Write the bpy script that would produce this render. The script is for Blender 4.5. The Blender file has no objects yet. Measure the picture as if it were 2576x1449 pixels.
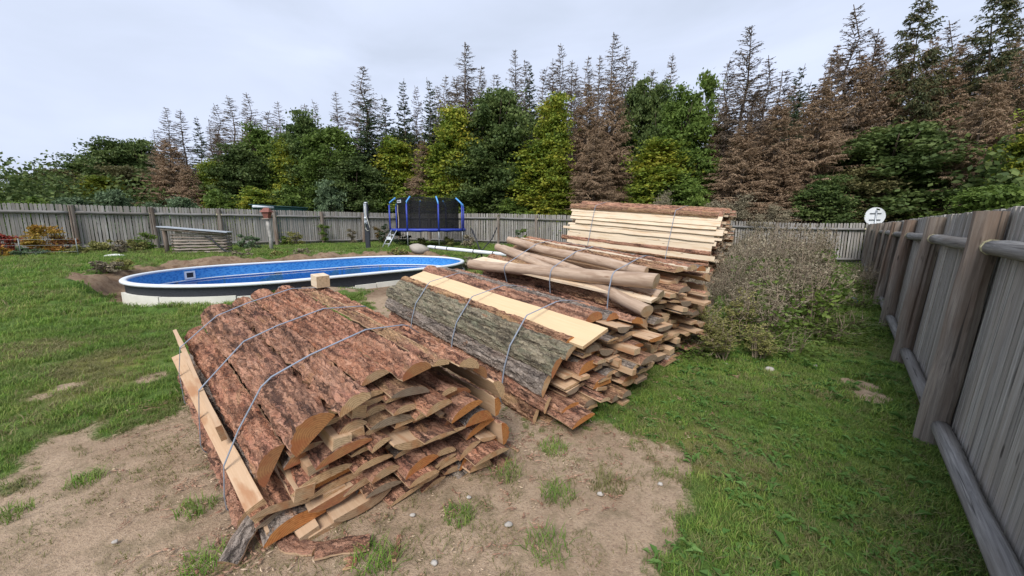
import bpy, math, random
import numpy as np
from mathutils import Vector, Matrix
R = math.radians
# ------------------------------------------------------------------ camera, world, sun
scn = bpy.context.scene
H0 = 1.7
FPX = 960.0
PITCH = math.atan(154 / 960.0)
cam_d = bpy.data.cameras.new('camera'); cam = bpy.data.objects.new('camera', cam_d)
scn.collection.objects.link(cam); scn.camera = cam
cam_d.sensor_width = 36.0; cam_d.lens = FPX / 2576 * 36; cam_d.clip_end = 3000; cam_d.clip_start = 0.05
cam.location = (0, 0, H0); cam.rotation_euler = (math.pi / 2 - PITCH, 0, 0)
SUN_EL, SUN_AZ = R(46), R(198)            # compass style azimuth, light arrives from behind left
wd = bpy.data.worlds.new('World'); scn.world = wd; wd.use_nodes = True
wt = wd.node_tree; wt.nodes.clear()
wo = wt.nodes.new('ShaderNodeOutputWorld'); wb = wt.nodes.new('ShaderNodeBackground')
sky = wt.nodes.new('ShaderNodeTexSky'); sky.sky_type = 'NISHITA'; sky.sun_disc = False
sky.sun_elevation = SUN_EL; sky.sun_rotation = SUN_AZ
tc = wt.nodes.new('ShaderNodeTexCoord'); mp = wt.nodes.new('ShaderNodeMapping'); mp.inputs['Scale'].default_value = (1, 1, 3.2)
wt.links.new(tc.outputs['Generated'], mp.inputs['Vector'])
ns = wt.nodes.new('ShaderNodeTexNoise'); ns.inputs['Scale'].default_value = 1.7; ns.inputs['Detail'].default_value = 5; ns.inputs['Distortion'].default_value = .5
wt.links.new(mp.outputs[0], ns.inputs['Vector'])
rp = wt.nodes.new('ShaderNodeValToRGB'); rp.color_ramp.elements[0].position = .36; rp.color_ramp.elements[1].position = .66
rp.color_ramp.elements[0].color = (.545, .61, .745, 1); rp.color_ramp.elements[1].color = (.675, .745, .925, 1)
wt.links.new(ns.outputs['Fac'], rp.inputs['Fac'])
sc = wt.nodes.new('ShaderNodeVectorMath'); sc.operation = 'SCALE'; sc.inputs['Scale'].default_value = 10.0
wt.links.new(rp.outputs['Color'], sc.inputs[0])
mx = wt.nodes.new('ShaderNodeMix'); mx.data_type = 'RGBA'; mx.inputs['Factor'].default_value = .94
wt.links.new(sky.outputs[0], mx.inputs[6]); wt.links.new(sc.outputs[0], mx.inputs[7])
wt.links.new(mx.outputs[2], wb.inputs['Color']); wb.inputs['Strength'].default_value = .1
wt.links.new(wb.outputs[0], wo.inputs['Surface'])
sd = bpy.data.lights.new('sun', 'SUN'); so = bpy.data.objects.new('sun', sd); scn.collection.objects.link(so)
sd.energy = 2.9; sd.angle = R(28); sd.color = (1, .965, .92)
sdir = Vector((math.sin(SUN_AZ) * math.cos(SUN_EL), math.cos(SUN_AZ) * math.cos(SUN_EL), math.sin(SUN_EL)))
so.rotation_euler = sdir.to_track_quat('Z', 'Y').to_euler()
scn.view_settings.view_transform = 'Standard'; scn.view_settings.look = 'None'
scn.view_settings.exposure = 0.30; scn.view_settings.gamma = 1; scn.view_settings.use_curve_mapping = False

rng = np.random.default_rng(7); random.seed(7)
COL = scn.collection
_c, _s = math.cos(PITCH), math.sin(PITCH)
def ray(px, py):
    a = (px - 1288) / FPX; b = (py - 724) / FPX
    return a, _c - b * _s, -(b * _c + _s)
def on_z(px, py, z):
    a, f, d = ray(px, py); t = (z - H0) / d
    return a * t, f * t
def at_depth(px, py, Y):
    a, f, d = ray(px, py); t = Y / f
    return a * t, Y, H0 + d * t

# ------------------------------------------------------------------ noise
def _h(ix, iy, iz):
    n = (ix * 374761393 + iy * 668265263 + iz * 1442695041) & 0xffffffff
    n = ((n ^ (n >> 13)) * 1274126177) & 0xffffffff
    n = ((n ^ (n >> 16)) * 2246822519) & 0xffffffff
    return ((n ^ (n >> 15)) & 0xffffff) / float(0xffffff)
def vnoise(x, y, z=0.0):
    x, y, z = np.broadcast_arrays(np.asarray(x, float), np.asarray(y, float), np.asarray(z, float))
    ix, iy, iz = np.floor(x).astype(np.int64), np.floor(y).astype(np.int64), np.floor(z).astype(np.int64)
    fx, fy, fz = x - ix, y - iy, z - iz
    fx, fy, fz = [q * q * (3 - 2 * q) for q in (fx, fy, fz)]
    r = 0
    for dx in (0, 1):
        for dy in (0, 1):
            for dz in (0, 1):
                w = (fx if dx else 1 - fx) * (fy if dy else 1 - fy) * (fz if dz else 1 - fz)
                r = r + w * _h(ix + dx, iy + dy, iz + dz)
    return r * 2 - 1
def fbm(x, y, z=0.0, o=4):
    r, a, s = 0, .5, 1.0
    for i in range(o):
        r = r + a * vnoise(x * s + i * 17.3, y * s + i * 5.1, z * s); a *= .5; s *= 2.03
    return r
def sstep(a, b, x):
    t = np.clip((x - a) / (b - a), 0, 1); return t * t * (3 - 2 * t)

# ------------------------------------------------------------------ mesh helpers
def mk_mesh(name, V, F, mats=(), mi=None, uv=None, smooth=False, rnd=None):
    me = bpy.data.meshes.new(name)
    V = np.asarray(V, np.float32)
    if isinstance(F, np.ndarray):
        nf, k = F.shape; loops = F.reshape(-1).astype(np.int32); tot = np.full(nf, k, np.int32)
    else:
        nf = len(F); tot = np.array([len(f) for f in F], np.int32)
        loops = np.fromiter((i for f in F for i in f), np.int32)
    st = np.concatenate([[0], np.cumsum(tot)[:-1]]).astype(np.int32)
    me.vertices.add(len(V)); me.vertices.foreach_set('co', V.reshape(-1))
    me.loops.add(len(loops)); me.loops.foreach_set('vertex_index', loops)
    me.polygons.add(nf); me.polygons.foreach_set('loop_start', st); me.polygons.foreach_set('loop_total', tot)
    for m in mats: me.materials.append(m)
    if mi is not None: me.polygons.foreach_set('material_index', np.asarray(mi, np.int32))
    if uv is not None:
        l = me.uv_layers.new(name='UVMap'); l.data.foreach_set('uv', np.asarray(uv, np.float32).reshape(-1))
    me.polygons.foreach_set('use_smooth', np.full(nf, bool(smooth)) if np.isscalar(smooth) or isinstance(smooth, bool) else np.asarray(smooth, bool))
    if rnd is not None:
        a = me.attributes.new('rnd', 'FLOAT', 'FACE'); a.data.foreach_set('value', np.asarray(rnd, np.float32))
    me.update(calc_edges=True); me.validate()
    return me
def ob(name, me, parent=None, loc=None, rot=None, mat4=None):
    o = bpy.data.objects.new(name, me); COL.objects.link(o)
    if parent is not None: o.parent = parent
    if mat4 is not None: o.matrix_local = mat4
    if loc is not None: o.location = loc
    if rot is not None: o.rotation_euler = rot
    return o
def tag(o, label=None, cat=None, group=None, kind=None):
    if label: o['label'] = label
    if cat: o['category'] = cat
    if group: o['group'] = group
    if kind: o['kind'] = kind
    return o
def thing(name, label, cat, loc=(0, 0, 0), rz=0, group=None):
    o = bpy.data.objects.new(name, None); COL.objects.link(o); o.location = loc; o.rotation_euler = (0, 0, rz)
    o.empty_display_size = .1
    return tag(o, label, cat, group)
def kids(o): return [c for c in bpy.data.objects if c.parent == o]
class MB:
    """collects shapes into one mesh"""
    def __init__(s): s.V = []; s.F = []; s.m = []
    def add(s, V, F, m=0):
        b = len(s.V); s.V += [tuple(v) for v in V]; s.F += [tuple(i + b for i in f) for f in F]; s.m += [m] * len(F); return s
    def box(s, x0, x1, y0, y1, z0, z1, m=0, M=None):
        V = [Vector(p) for p in ((x0, y0, z0), (x1, y0, z0), (x1, y1, z0), (x0, y1, z0), (x0, y0, z1), (x1, y0, z1), (x1, y1, z1), (x0, y1, z1))]
        if M: V = [M @ v for v in V]
        return s.add(V, [(0, 3, 2, 1), (4, 5, 6, 7), (0, 1, 5, 4), (1, 2, 6, 5), (2, 3, 7, 6), (3, 0, 4, 7)], m)
    def tube(s, pts, r, n=8, m=0, cap=True, wob=0, flat=1.0):
        pts = [Vector(p) for p in pts]; rs = r if isinstance(r, (list, tuple)) else [r] * len(pts)
        V = []; up = Vector((0, 0, 1))
        for i, p in enumerate(pts):
            t = (pts[min(i + 1, len(pts) - 1)] - pts[max(i - 1, 0)]).normalized()
            a = t.cross(up if abs(t.z) < .95 else Vector((1, 0, 0))).normalized(); b = t.cross(a)
            for k in range(n):
                an = 2 * math.pi * k / n
                rr = rs[i] * (1 + wob * float(vnoise(k * .9 + i * .05, i * .35, rs[0] * 100)))
                V.append(p + a * math.cos(an) * rr + b * math.sin(an) * rr * flat)
        F = [(i * n + k, i * n + (k + 1) % n, (i + 1) * n + (k + 1) % n, (i + 1) * n + k) for i in range(len(pts) - 1) for k in range(n)]
        if cap: F += [tuple(range(n))[::-1], tuple((len(pts) - 1) * n + k for k in range(n))]
        return s.add(V, F, m)
    def lathe(s, prof, n=16, m=0, M=None):
        V = []
        for r, z in prof:
            for k in range(n):
                a = 2 * math.pi * k / n; v = Vector((r * math.cos(a), r * math.sin(a), z)); V.append(M @ v if M else v)
        F = [(i * n + k, i * n + (k + 1) % n, (i + 1) * n + (k + 1) % n, (i + 1) * n + k) for i in range(len(prof) - 1) for k in range(n)]
        F += [tuple(range(n))[::-1], tuple((len(prof) - 1) * n + k for k in range(n))]
        return s.add(V, F, m)
    def mesh(s, name, mats, smooth=False): return mk_mesh(name, s.V, s.F, mats, s.m, smooth=smooth)
    def obj(s, name, mats, parent=None, smooth=False, **k):
        return ob(name, s.mesh(name, mats if isinstance(mats, (list, tuple)) else [mats], smooth), parent, **k)

# ------------------------------------------------------------------ materials
class NT:
    def __init__(s, name, rough=.8, spec=.3):
        s.m = bpy.data.materials.new(name); s.m.use_nodes = True; s.t = s.m.node_tree
        s.b = s.t.nodes['Principled BSDF']; s.b.inputs['Roughness'].default_value = rough
        s.b.inputs['Specular IOR Level'].default_value = spec
    def n(s, typ, ins=None, **kw):
        nd = s.t.nodes.new('ShaderNode' + typ)
        for k, v in kw.items(): setattr(nd, k, v)
        for k, v in (ins or {}).items():
            if hasattr(v, 'is_output') or isinstance(v, bpy.types.NodeSocket): s.t.links.new(v, nd.inputs[k])
            else: nd.inputs[k].default_value = v
        return nd
    def co(s, scale=(1, 1, 1), which='Object', rand=True):
        t = s.n('TexCoord').outputs[which] if which != 'World' else s.n('NewGeometry').outputs['Position']
        mpn = s.n('Mapping', {'Vector': t, 'Scale': scale})
        if rand:
            oi = s.n('ObjectInfo'); mu = s.n('Math', {0: oi.outputs['Random'], 1: 53.0}, operation='MULTIPLY')
            s.t.links.new(s.n('CombineXYZ', {0: mu.outputs[0], 1: mu.outputs[0], 2: mu.outputs[0]}).outputs[0], mpn.inputs['Location'])
        return mpn.outputs[0]
    def noise(s, v, sc=1, det=4, dist=0, rough=.55):
        return s.n('TexNoise', {'Vector': v, 'Scale': sc, 'Detail': det, 'Distortion': dist, 'Roughness': rough}).outputs['Fac']
    def ramp(s, f, cols, interp='LINEAR'):
        nd = s.n('ValToRGB', {'Fac': f}); cr = nd.color_ramp; cr.interpolation = interp
        while len(cr.elements) < len(cols): cr.elements.new(.5)
        for e, (p, c) in zip(cr.elements, cols): e.position = p; e.color = (*c, 1) if len(c) == 3 else c
        return nd.outputs['Color']
    def mix(s, f, a, b, blend='MIX'):
        nd = s.n('Mix', data_type='RGBA', blend_type=blend)
        for i, v in ((0, f), (6, a), (7, b)):
            if isinstance(v, bpy.types.NodeSocket): s.t.links.new(v, nd.inputs[i])
            else: nd.inputs[i].default_value = v if i == 0 else (*v, 1)
        return nd.outputs[2]
    def math(s, op, a, b=0.0):
        return s.n('Math', {0: a, 1: b}, operation=op).outputs[0]
    def rnd(s): return s.n('ObjectInfo').outputs['Random']
    def col(s, c):
        if isinstance(c, bpy.types.NodeSocket): s.t.links.new(c, s.b.inputs['Base Color'])
        else: s.b.inputs['Base Color'].default_value = (*c, 1)
    def bump(s, h, st=.5, dist=.01):
        s.t.links.new(s.n('Bump', {'Height': h, 'Strength': st, 'Distance': dist}).outputs[0], s.b.inputs['Normal'])
def g(v): return (v, v, v)

def bark_mat(name, plate_a, plate_b, crack, wood, fl=1.0, lichen=None, bare=.62, pink=(.50, .22, .155)):
    t = NT(name, .92, .15)
    uv = t.co((1, 1, 1), 'UV')
    nv = t.n('TexNoise', {'Vector': uv, 'Scale': 22.0, 'Detail': 4.0, 'Roughness': .65}).outputs['Color']
    off = t.n('VectorMath', {0: nv, 1: (.5, .5, .5)}, operation='SUBTRACT').outputs[0]
    off = t.n('VectorMath', {0: off, 'Scale': .085}, operation='SCALE').outputs[0]
    w0 = t.n('VectorMath', {0: uv, 1: off}, operation='ADD').outputs[0]
    w = t.n('Mapping', {'Vector': w0, 'Scale': (14 * fl, 36 * fl, 1)}).outputs[0]
    vo = t.n('TexVoronoi', {'Vector': w, 'Scale': 1.0, 'Randomness': 1.0}, feature='DISTANCE_TO_EDGE').outputs['Distance']
    vc = t.n('TexVoronoi', {'Vector': w, 'Scale': 1.0}, feature='F1').outputs['Color']
    rid = t.noise(t.n('Mapping', {'Vector': w0, 'Scale': (4 * fl, 21 * fl, 1)}).outputs[0], 1, 5, .6, .62)
    fine = t.noise(t.n('Mapping', {'Vector': uv, 'Scale': (90, 190, 1)}).outputs[0], 1, 4, .6)
    big = t.noise(t.n('Mapping', {'Vector': uv, 'Scale': (2.2, 6, 1)}).outputs[0], 1, 4)
    f1 = t.mix(.5, t.mix(.5, vc, fine), rid)
    base = t.mix(t.ramp(f1, [(.36, g(0)), (.62, g(1))]), plate_a, plate_b)
    base = t.mix(t.math('MULTIPLY', t.ramp(big, [(.50, g(0)), (.72, g(1))]), .6), base, tuple(x * .6 + .03 for x in plate_a))
    base = t.mix(t.math('MULTIPLY', t.ramp(big, [(.30, g(1)), (.46, g(0))]), .75), base, pink)
    cr = t.math('MULTIPLY', t.ramp(vo, [(.0, g(1)), (.10, g(0))]), t.ramp(rid, [(.42, g(.95)), (.6, g(.15))]))
    base = t.mix(cr, base, crack)
    base = t.mix(t.ramp(rid, [(.34, g(.9)), (.43, g(0))]), base, crack)
    fis = t.noise(t.n('Mapping', {'Vector': w0, 'Scale': (2.6 * fl, 30 * fl, 1), 'Location': (3, 1, 0)}).outputs[0], 1, 5, .9, .6)
    base = t.mix(t.ramp(fis, [(.37, g(.9)), (.445, g(0))]), base, crack)
    base = t.mix(t.ramp(fis, [(.56, g(0)), (.68, g(.5))]), base, tuple(min(1, x * 1.25) for x in plate_b))
    sc = t.noise(t.n('Mapping', {'Vector': uv, 'Scale': (3.1, 9, 1), 'Location': (5, 7, 0)}).outputs[0], 1, 5, .4)
    if lichen:
        base = t.mix(t.ramp(t.noise(t.n('Mapping', {'Vector': uv, 'Scale': (5, 14, 1)}).outputs[0], 1, 6, .3, .7), [(.48, g(0)), (.62, g(.65))]), base, lichen)
    base = t.mix(t.math('MULTIPLY', t.ramp(sc, [(bare, g(0)), (bare + .05, g(.85))]), t.ramp(fine, [(.3, g(.5)), (.6, g(1))])), base, wood)
    base = t.mix(t.math('MULTIPLY', t.rnd(), .3), base, tuple(x * .6 + .05 for x in plate_a))
    t.col(base)
    hh = t.math('ADD', t.math('ADD', t.math('MULTIPLY', t.ramp(vo, [(0, g(0)), (.3, g(1))]), .5), t.math('ADD', rid, t.ramp(fis, [(.35, g(0)), (.5, g(1))]))), t.math('MULTIPLY', fine, .5))
    t.bump(hh, 1.0, .022)
    return t.m
BK = {
    'red': bark_mat('bark_red', (.47, .185, .095), (.70, .39, .25), (.055, .028, .022), (.52, .31, .17)),
    'redgrey': bark_mat('bark_red_grey', (.39, .18, .105), (.60, .34, .225), (.045, .028, .024), (.50, .27, .14), .8),
    'grey': bark_mat('bark_grey', (.25, .20, .165), (.48, .40, .335), (.04, .03, .026), (.42, .22, .12), .8, bare=.66, pink=(.36, .23, .17)),
    'lichen': bark_mat('bark_lichen', (.28, .23, .155), (.46, .39, .27), (.045, .035, .025), (.42, .2, .10), .9, (.31, .32, .21), .66, (.28, .25, .19)),
    'orange': bark_mat('bark_orange', (.42, .21, .12), (.54, .33, .20), (.07, .035, .022), (.60, .38, .20), 1.2, bare=.52),
}
def wood_mat(name, a, b, knots=True, grain='UV', sp=(1.5, 55, 1), stain=None):
    t = NT(name, .78, .25)
    uv = t.co(sp, grain)
    n1 = t.noise(uv, 1, 5, .5)
    n2 = t.noise(t.co((3, 12, 1) if grain == 'UV' else (6, 6, 6), grain), 1, 4, .3)
    c = t.mix(t.ramp(n1, [(.3, g(0)), (.7, g(1))]), a, b)
    c = t.mix(t.math('MULTIPLY', n2, .5), c, tuple(x * .72 for x in a))
    if stain: c = t.mix(t.ramp(n2, [(.52, g(0)), (.66, g(.8))]), c, stain)
    if knots:
        v = t.n('TexVoronoi', {'Vector': t.co((2.2, 7, 1), grain), 'Scale': 1.0}).outputs['Distance']
        c = t.mix(t.ramp(v, [(.0, g(.9)), (.07, g(.55)), (.10, g(0))]), c, (.17, .08, .035))
    oi = t.rnd()
    c = t.mix(t.math('MULTIPLY', oi, .35), c, tuple(x * .62 for x in b))
    t.col(c); t.bump(n1, .5, .003)
    return t.m
SAWN = wood_mat('sawn_wood', (.52, .34, .20), (.66, .47, .31), stain=(.38, .18, .085))
SAWNL = wood_mat('sawn_wood_pale', (.70, .54, .37), (.82, .69, .52), stain=(.62, .43, .26))
SAWNY = wood_mat('sawn_wood_yellow', (.72, .51, .29), (.79, .59, .36), knots=False)
def end_mat(name, a, b, wet=(.40, .13, .04)):
    t = NT(name, .85, .2)
    tcx = t.n('TexCoord').outputs['UV']
    nn = t.n('TexNoise', {'Vector': tcx, 'Scale': 9.0, 'Detail': 3.0}).outputs['Fac']
    ln = t.n('VectorMath', {0: tcx}, operation='LENGTH').outputs['Value']
    ln = t.math('ADD', ln, t.math('MULTIPLY', nn, .02))
    ring = t.math('ABSOLUTE', t.math('SINE', t.math('MULTIPLY', ln, 260.0)))
    saw = t.noise(t.n('Mapping', {'Vector': tcx, 'Scale': (18, 240, 1), 'Rotation': (0, 0, .5)}).outputs[0], 1, 2)
    c = t.mix(t.math('MULTIPLY', ring, .8), tuple(x * .8 for x in b), a); sp_ = t.n('TexNoise', {'Vector': tcx, 'Scale': 45.0, 'Detail': 5.0}).outputs['Fac']; c = t.mix(t.ramp(sp_, [(.30, g(.7)), (.45, g(0))]), c, tuple(x * .45 for x in b)); c = t.mix(t.ramp(sp_, [(.58, g(0)), (.72, g(.6))]), c, tuple(min(1, x * 1.3) for x in a))
    c = t.mix(t.math('MULTIPLY', saw, .15), c, tuple(x * .6 for x in a))
    c = t.mix(t.math('MULTIPLY', t.ramp(nn, [(.45, g(0)), (.6, g(.9))]), t.ramp(t.rnd(), [(.3, g(.15)), (.9, g(.9))])), c, wet)
    c = t.mix(t.ramp(t.rnd(), [(.55, g(0)), (1, g(.45))]), c, (.20, .15, .115))
    t.col(c); t.bump(saw, .4, .003)
    return t.m
ENDT = end_mat('end_grain', (.72, .50, .29), (.53, .32, .16), (.50, .20, .07))
ENDO = end_mat('end_grain_orange', (.62, .29, .10), (.46, .17, .05), (.44, .11, .03))
ENDP = end_mat('end_grain_pale', (.70, .52, .33), (.52, .35, .20), (.50, .28, .13))
ENDG = end_mat('end_grain_grey', (.40, .31, .22), (.26, .19, .13), (.22, .13, .08))
LOGM = wood_mat('peeled_log', (.36, .24, .165), (.62, .48, .36), grain='UV', sp=(4, 34, 1), stain=(.28, .18, .12))

def plain(name, c, rough=.6, spec=.4, metal=0, var=.12, sc=8, bump=0, which='Object'):
    t = NT(name, rough, spec); t.b.inputs['Metallic'].default_value = metal
    n = t.noise(t.co((sc,) * 3, which), 1, 4)
    t.col(t.mix(t.ramp(n, [(.3, g(0)), (.7, g(1))]), tuple(x * (1 - var) for x in c), tuple(min(1, x * (1 + var)) for x in c)))
    if bump: t.bump(n, bump, .01)
    return t.m
def grey_wood(name, a, b, brown, axis=2, rv=.5):
    t = NT(name, .88, .15)
    s = [60.0, 60.0, 60.0]; s[axis] = 2.0
    v = t.co(tuple(s)); n = t.noise(v, 1, 6, .7, .7)
    s2 = [7.0] * 3; s2[axis] = .8
    n2 = t.noise(t.co(tuple(s2)), 1, 4, .3)
    c = t.mix(t.ramp(n, [(.34, g(0)), (.62, g(1))]), a, b)
    c = t.mix(t.ramp(n2, [(.40, g(0)), (.66, g(.8))]), c, brown)
    ck = t.noise(t.co(tuple(q * .45 for q in s)), 1, 3, .8); c = t.mix(t.ramp(ck, [(.30, g(.85)), (.37, g(0))]), c, tuple(q * .3 for q in a))
    c = t.mix(t.math('MULTIPLY', t.rnd(), rv), c, tuple(x * .55 for x in a))
    vs = [9.0] * 3; vs[axis] = 2.4
    kn = t.n('TexVoronoi', {'Vector': t.co(tuple(vs)), 'Scale': 1.0}).outputs['Distance']
    c = t.mix(t.ramp(kn, [(0, g(.85)), (.085, g(.6)), (.13, g(0))]), c, (.035, .028, .022))
    t.col(c); t.bump(n, .7, .006)
    return t.m
SLAT = grey_wood('weathered_slat', (.23, .215, .20), (.50, .475, .44), (.31, .27, .225))
POSTM = grey_wood('weathered_post', (.15, .13, .115), (.34, .295, .25), (.17, .11, .075), rv=.3)
RAILM = grey_wood('weathered_rail', (.15, .145, .14), (.34, .33, .315), (.16, .14, .12), axis=0, rv=.3)
CUT = plain('yellow_cut_wood', (.46, .42, .26), .8, .2, var=.35, sc=50)
STEEL = plain('galvanised_steel', (.42, .44, .46), .45, .5, .6)
STRAP = plain('grey_strap', (.24, .27, .32), .5, .4)

def leaf_mat(name, cols, trans=.25, sc=.8):
    t = NT(name, .6, .2)
    at = t.n('Attribute', attribute_name='rnd').outputs['Fac']
    n = t.noise(t.co((sc,) * 3), 1, 3)
    f = t.math('ADD', t.math('MULTIPLY', at, .45), t.math('MULTIPLY', n, .75))
    k = len(cols); c = t.ramp(f, [(.22 + .62 * i / (k - 1), cols[i]) for i in range(k)])
    c = t.mix(t.math('MULTIPLY', t.rnd(), .45), c, tuple(sum(q[j] for q in cols) / k * .6 for j in range(3)))
    t.col(c)
    tr = t.n('BsdfTranslucent', {'Color': c}); ms = t.n('MixShader', {0: trans, 1: t.b.outputs[0], 2: tr.outputs[0]})
    t.t.links.new(ms.outputs[0], t.t.nodes['Material Output'].inputs['Surface'])
    return t.m
LD = leaf_mat('leaf_dark', [(.035, .065, .020), (.085, .13, .038), (.19, .24, .07)])
LG = leaf_mat('leaf_mid', [(.055, .095, .02), (.115, .18, .035), (.20, .27, .055)])
LY = leaf_mat('leaf_yellow', [(.05, .095, .02), (.11, .175, .028), (.24, .29, .035), (.44, .38, .05)], sc=.6)
LP = leaf_mat('leaf_pale', [(.08, .13, .065), (.14, .20, .10), (.20, .27, .15)])
LO = leaf_mat('leaf_olive', [(.07, .08, .035), (.13, .125, .05), (.21, .18, .075)])
LE = leaf_mat('needle_green', [(.03, .055, .03), (.055, .09, .045), (.10, .13, .06)], .1)
LL = leaf_mat('needle_larch', [(.05, .075, .035), (.09, .11, .05), (.16, .12, .05)], .15)
LB = leaf_mat('needle_dead', [(.21, .135, .085), (.32, .215, .135), (.44, .32, .21)], .15)
LBG = leaf_mat('twig_grey', [(.14, .10, .075), (.21, .16, .12), (.30, .24, .185)], .1)
LR = leaf_mat('leaf_red', [(.14, .02, .015), (.28, .04, .03), (.30, .10, .04)], sc=3)
LA = leaf_mat('leaf_amber', [(.20, .17, .03), (.38, .26, .04), (.42, .17, .05)], sc=2)
LW = leaf_mat('weed_dry', [(.12, .10, .06), (.23, .195, .125), (.37, .32, .22)], .1, sc=2)
LWG = leaf_mat('weed_olive', [(.15, .17, .045), (.25, .25, .075), (.36, .33, .12)], sc=2)
TRUNK = plain('tree_trunk', (.085, .062, .048), .95, .1, var=.4, sc=6)
TWIGB = plain('dead_branch', (.15, .115, .09), .95, .1, var=.3, sc=6)

# ------------------------------------------------------------------ terrain
PC = np.array([-5.16, 10.74]); PTH = .818; PA, PB = 4.10, 2.46; RIM = .60
def pool_local(x, y):
    dx, dy = x - PC[0], y - PC[1]
    return dx * math.cos(PTH) + dy * math.sin(PTH), -dx * math.sin(PTH) + dy * math.cos(PTH)
def pool_d(x, y):
    lx, ly = pool_local(x, y)
    return np.hypot(np.maximum(np.abs(lx) - (PA - PB), 0), ly) - PB
def base_z(x, y):
    d = -.755 * (x - 3.34) + .656 * (y - 2.82)
    r = .045 * (d - 2)
    z = np.where(r > .55, .55 + .15 * (1 - np.exp(-np.maximum(r - .55, 0) / .15)), r)
    z = np.maximum(z, 0)
    return z + .018 * fbm(x * .9, y * .9, 1.3, 3)
def terr(x, y):
    x = np.asarray(x, float); y = np.asarray(y, float)
    z = base_z(x, y)
    d = pool_d(x, y); lx, ly = pool_local(x, y)
    back = np.clip(sstep(-1.2, .6, ly) + sstep(-2.6, -3.9, lx), 0, 1)
    wob = .35 * fbm(x * 1.1, y * 1.1, 3.7, 3)
    pit = -.26 * (1 - sstep(.30, .62, d + wob * .6)) * back
    mound = (.15 * np.exp(-((d + wob * .6 - .95) / .38) ** 2) * sstep(-.5, .6, ly) * (1 + 1.2 * fbm(x * 2.5, y * 2.5, 9, 3)) + .14 * fbm(x * 4.5, y * 4.5, 3, 4) * (d < 1.3)) * back - .07 * (1 - sstep(.25, .7, d)) * (1 - back)
    z = z + np.where(d > -.15, pit + mound, 0)
    fm = np.exp(-(((x + 4.1) / .8) ** 2 + ((y - 7.9) / .45) ** 2)) * .22 * (d > -.1)
    z = z + fm
    return np.where(d < -.04, -.9, z)
def T(x, y): return float(terr(x, y))
def ground_px(px, py):
    a, f, d = ray(px, py); t = 1.0
    for i in range(600):
        if H0 + d * t < T(a * t, f * t): break
        t += .05
    return a * t, f * t
# earth areas
def P(l): return np.array([on_z(x, y, z) for x, y, z in l])
POLYS = [
    P([(-300, 1420, 0), (0, 1275, 0), (120, 1185, 0), (280, 1112, 0), (400, 1060, .05), (520, 1000, .08), (700, 900, .1), (1000, 1000, 0), (1250, 1060, 0), (1380, 1075, 0), (1500, 1090, 0), (1640, 1150, 0), (1730, 1230, 0), (1690, 1300, 0), (1740, 1380, 0), (1720, 1500, 0), (1700, 1900, 0), (300, 1900, 0), (-900, 1800, 0)]),
    P([(1180, 1060, 0), (1000, 930, .05), (960, 800, .1), (900, 730, .2), (1000, 715, .25), (1150, 850, .1), (1400, 1040, 0)]),
]
def inpoly(x, y, Pn):
    x = np.asarray(x, float); y = np.asarray(y, float)
    r = np.zeros(x.shape, bool); dist = np.full(x.shape, 1e9)
    for i in range(len(Pn)):
        (x1, y1), (x2, y2) = Pn[i], Pn[(i + 1) % len(Pn)]
        c = ((y1 > y) != (y2 > y)) & (x < (x2 - x1) * (y - y1) / (y2 - y1 + 1e-12) + x1); r ^= c
        L2 = (x2 - x1) ** 2 + (y2 - y1) ** 2 + 1e-9
        tt = np.clip(((x - x1) * (x2 - x1) + (y - y1) * (y2 - y1)) / L2, 0, 1)
        dist = np.minimum(dist, np.hypot(x - x1 - tt * (x2 - x1), y - y1 - tt * (y2 - y1)))
    return np.where(r, -dist, dist)
def dirt(x, y):
    x = np.asarray(x, float); y = np.asarray(y, float)
    n = fbm(x * 2.3, y * 2.3, 5.5, 4) * .62
    m = 0
    for k, Pn in enumerate(POLYS):
        sd_ = inpoly(x, y, Pn); m = np.maximum(m, 1 - sstep(-.22, .28, sd_ + n))
    d = pool_d(x, y); lx, ly = pool_local(x, y)
    back = np.clip(sstep(-1.2, .6, ly) + sstep(-2.4, -3.6, lx), 0, 1)
    m = np.maximum(m, back * (1 - sstep(-.12, .12, d + fbm(x * 2.2, y * 2.2, 2, 4) * np.where(ly > .6, .7, .35) - np.where(ly > .6, 1.05, .30))))
    m = np.maximum(m, (1 - sstep(.5, 1.0, np.hypot((x + 4.1) / 1.0, (y - 7.9) / .6) + n)))
    m = np.maximum(m, (d < .08) * 1.0)
    for (px, py, r) in ((390, 984, .16), (190, 1010, .12), (2190, 990, .22), (2160, 960, .18), (1560, 1130, .35), (110, 1040, .1), (1640, 1215, .25)):
        cx, cy = on_z(px, py, .02); m = np.maximum(m, .75 * (1 - sstep(.6, 1.2, np.hypot((x - cx), (y - cy)) / r + n)))
    return np.clip(m, 0, 1)
def yellowish(x, y):
    m = 0
    for (px, py, r) in ((1780, 1110, .38), (300, 940, .5), (620, 905, .4), (60, 930, .5), (250, 1000, .4), (1800, 1170, .2)):
        cx, cy = on_z(px, py, .05); m = np.maximum(m, 1 - sstep(.3, 1.3, np.hypot(x - cx, (y - cy) * .8) / r + fbm(x * 3, y * 3, 8, 3) * .5))
    return m

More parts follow.
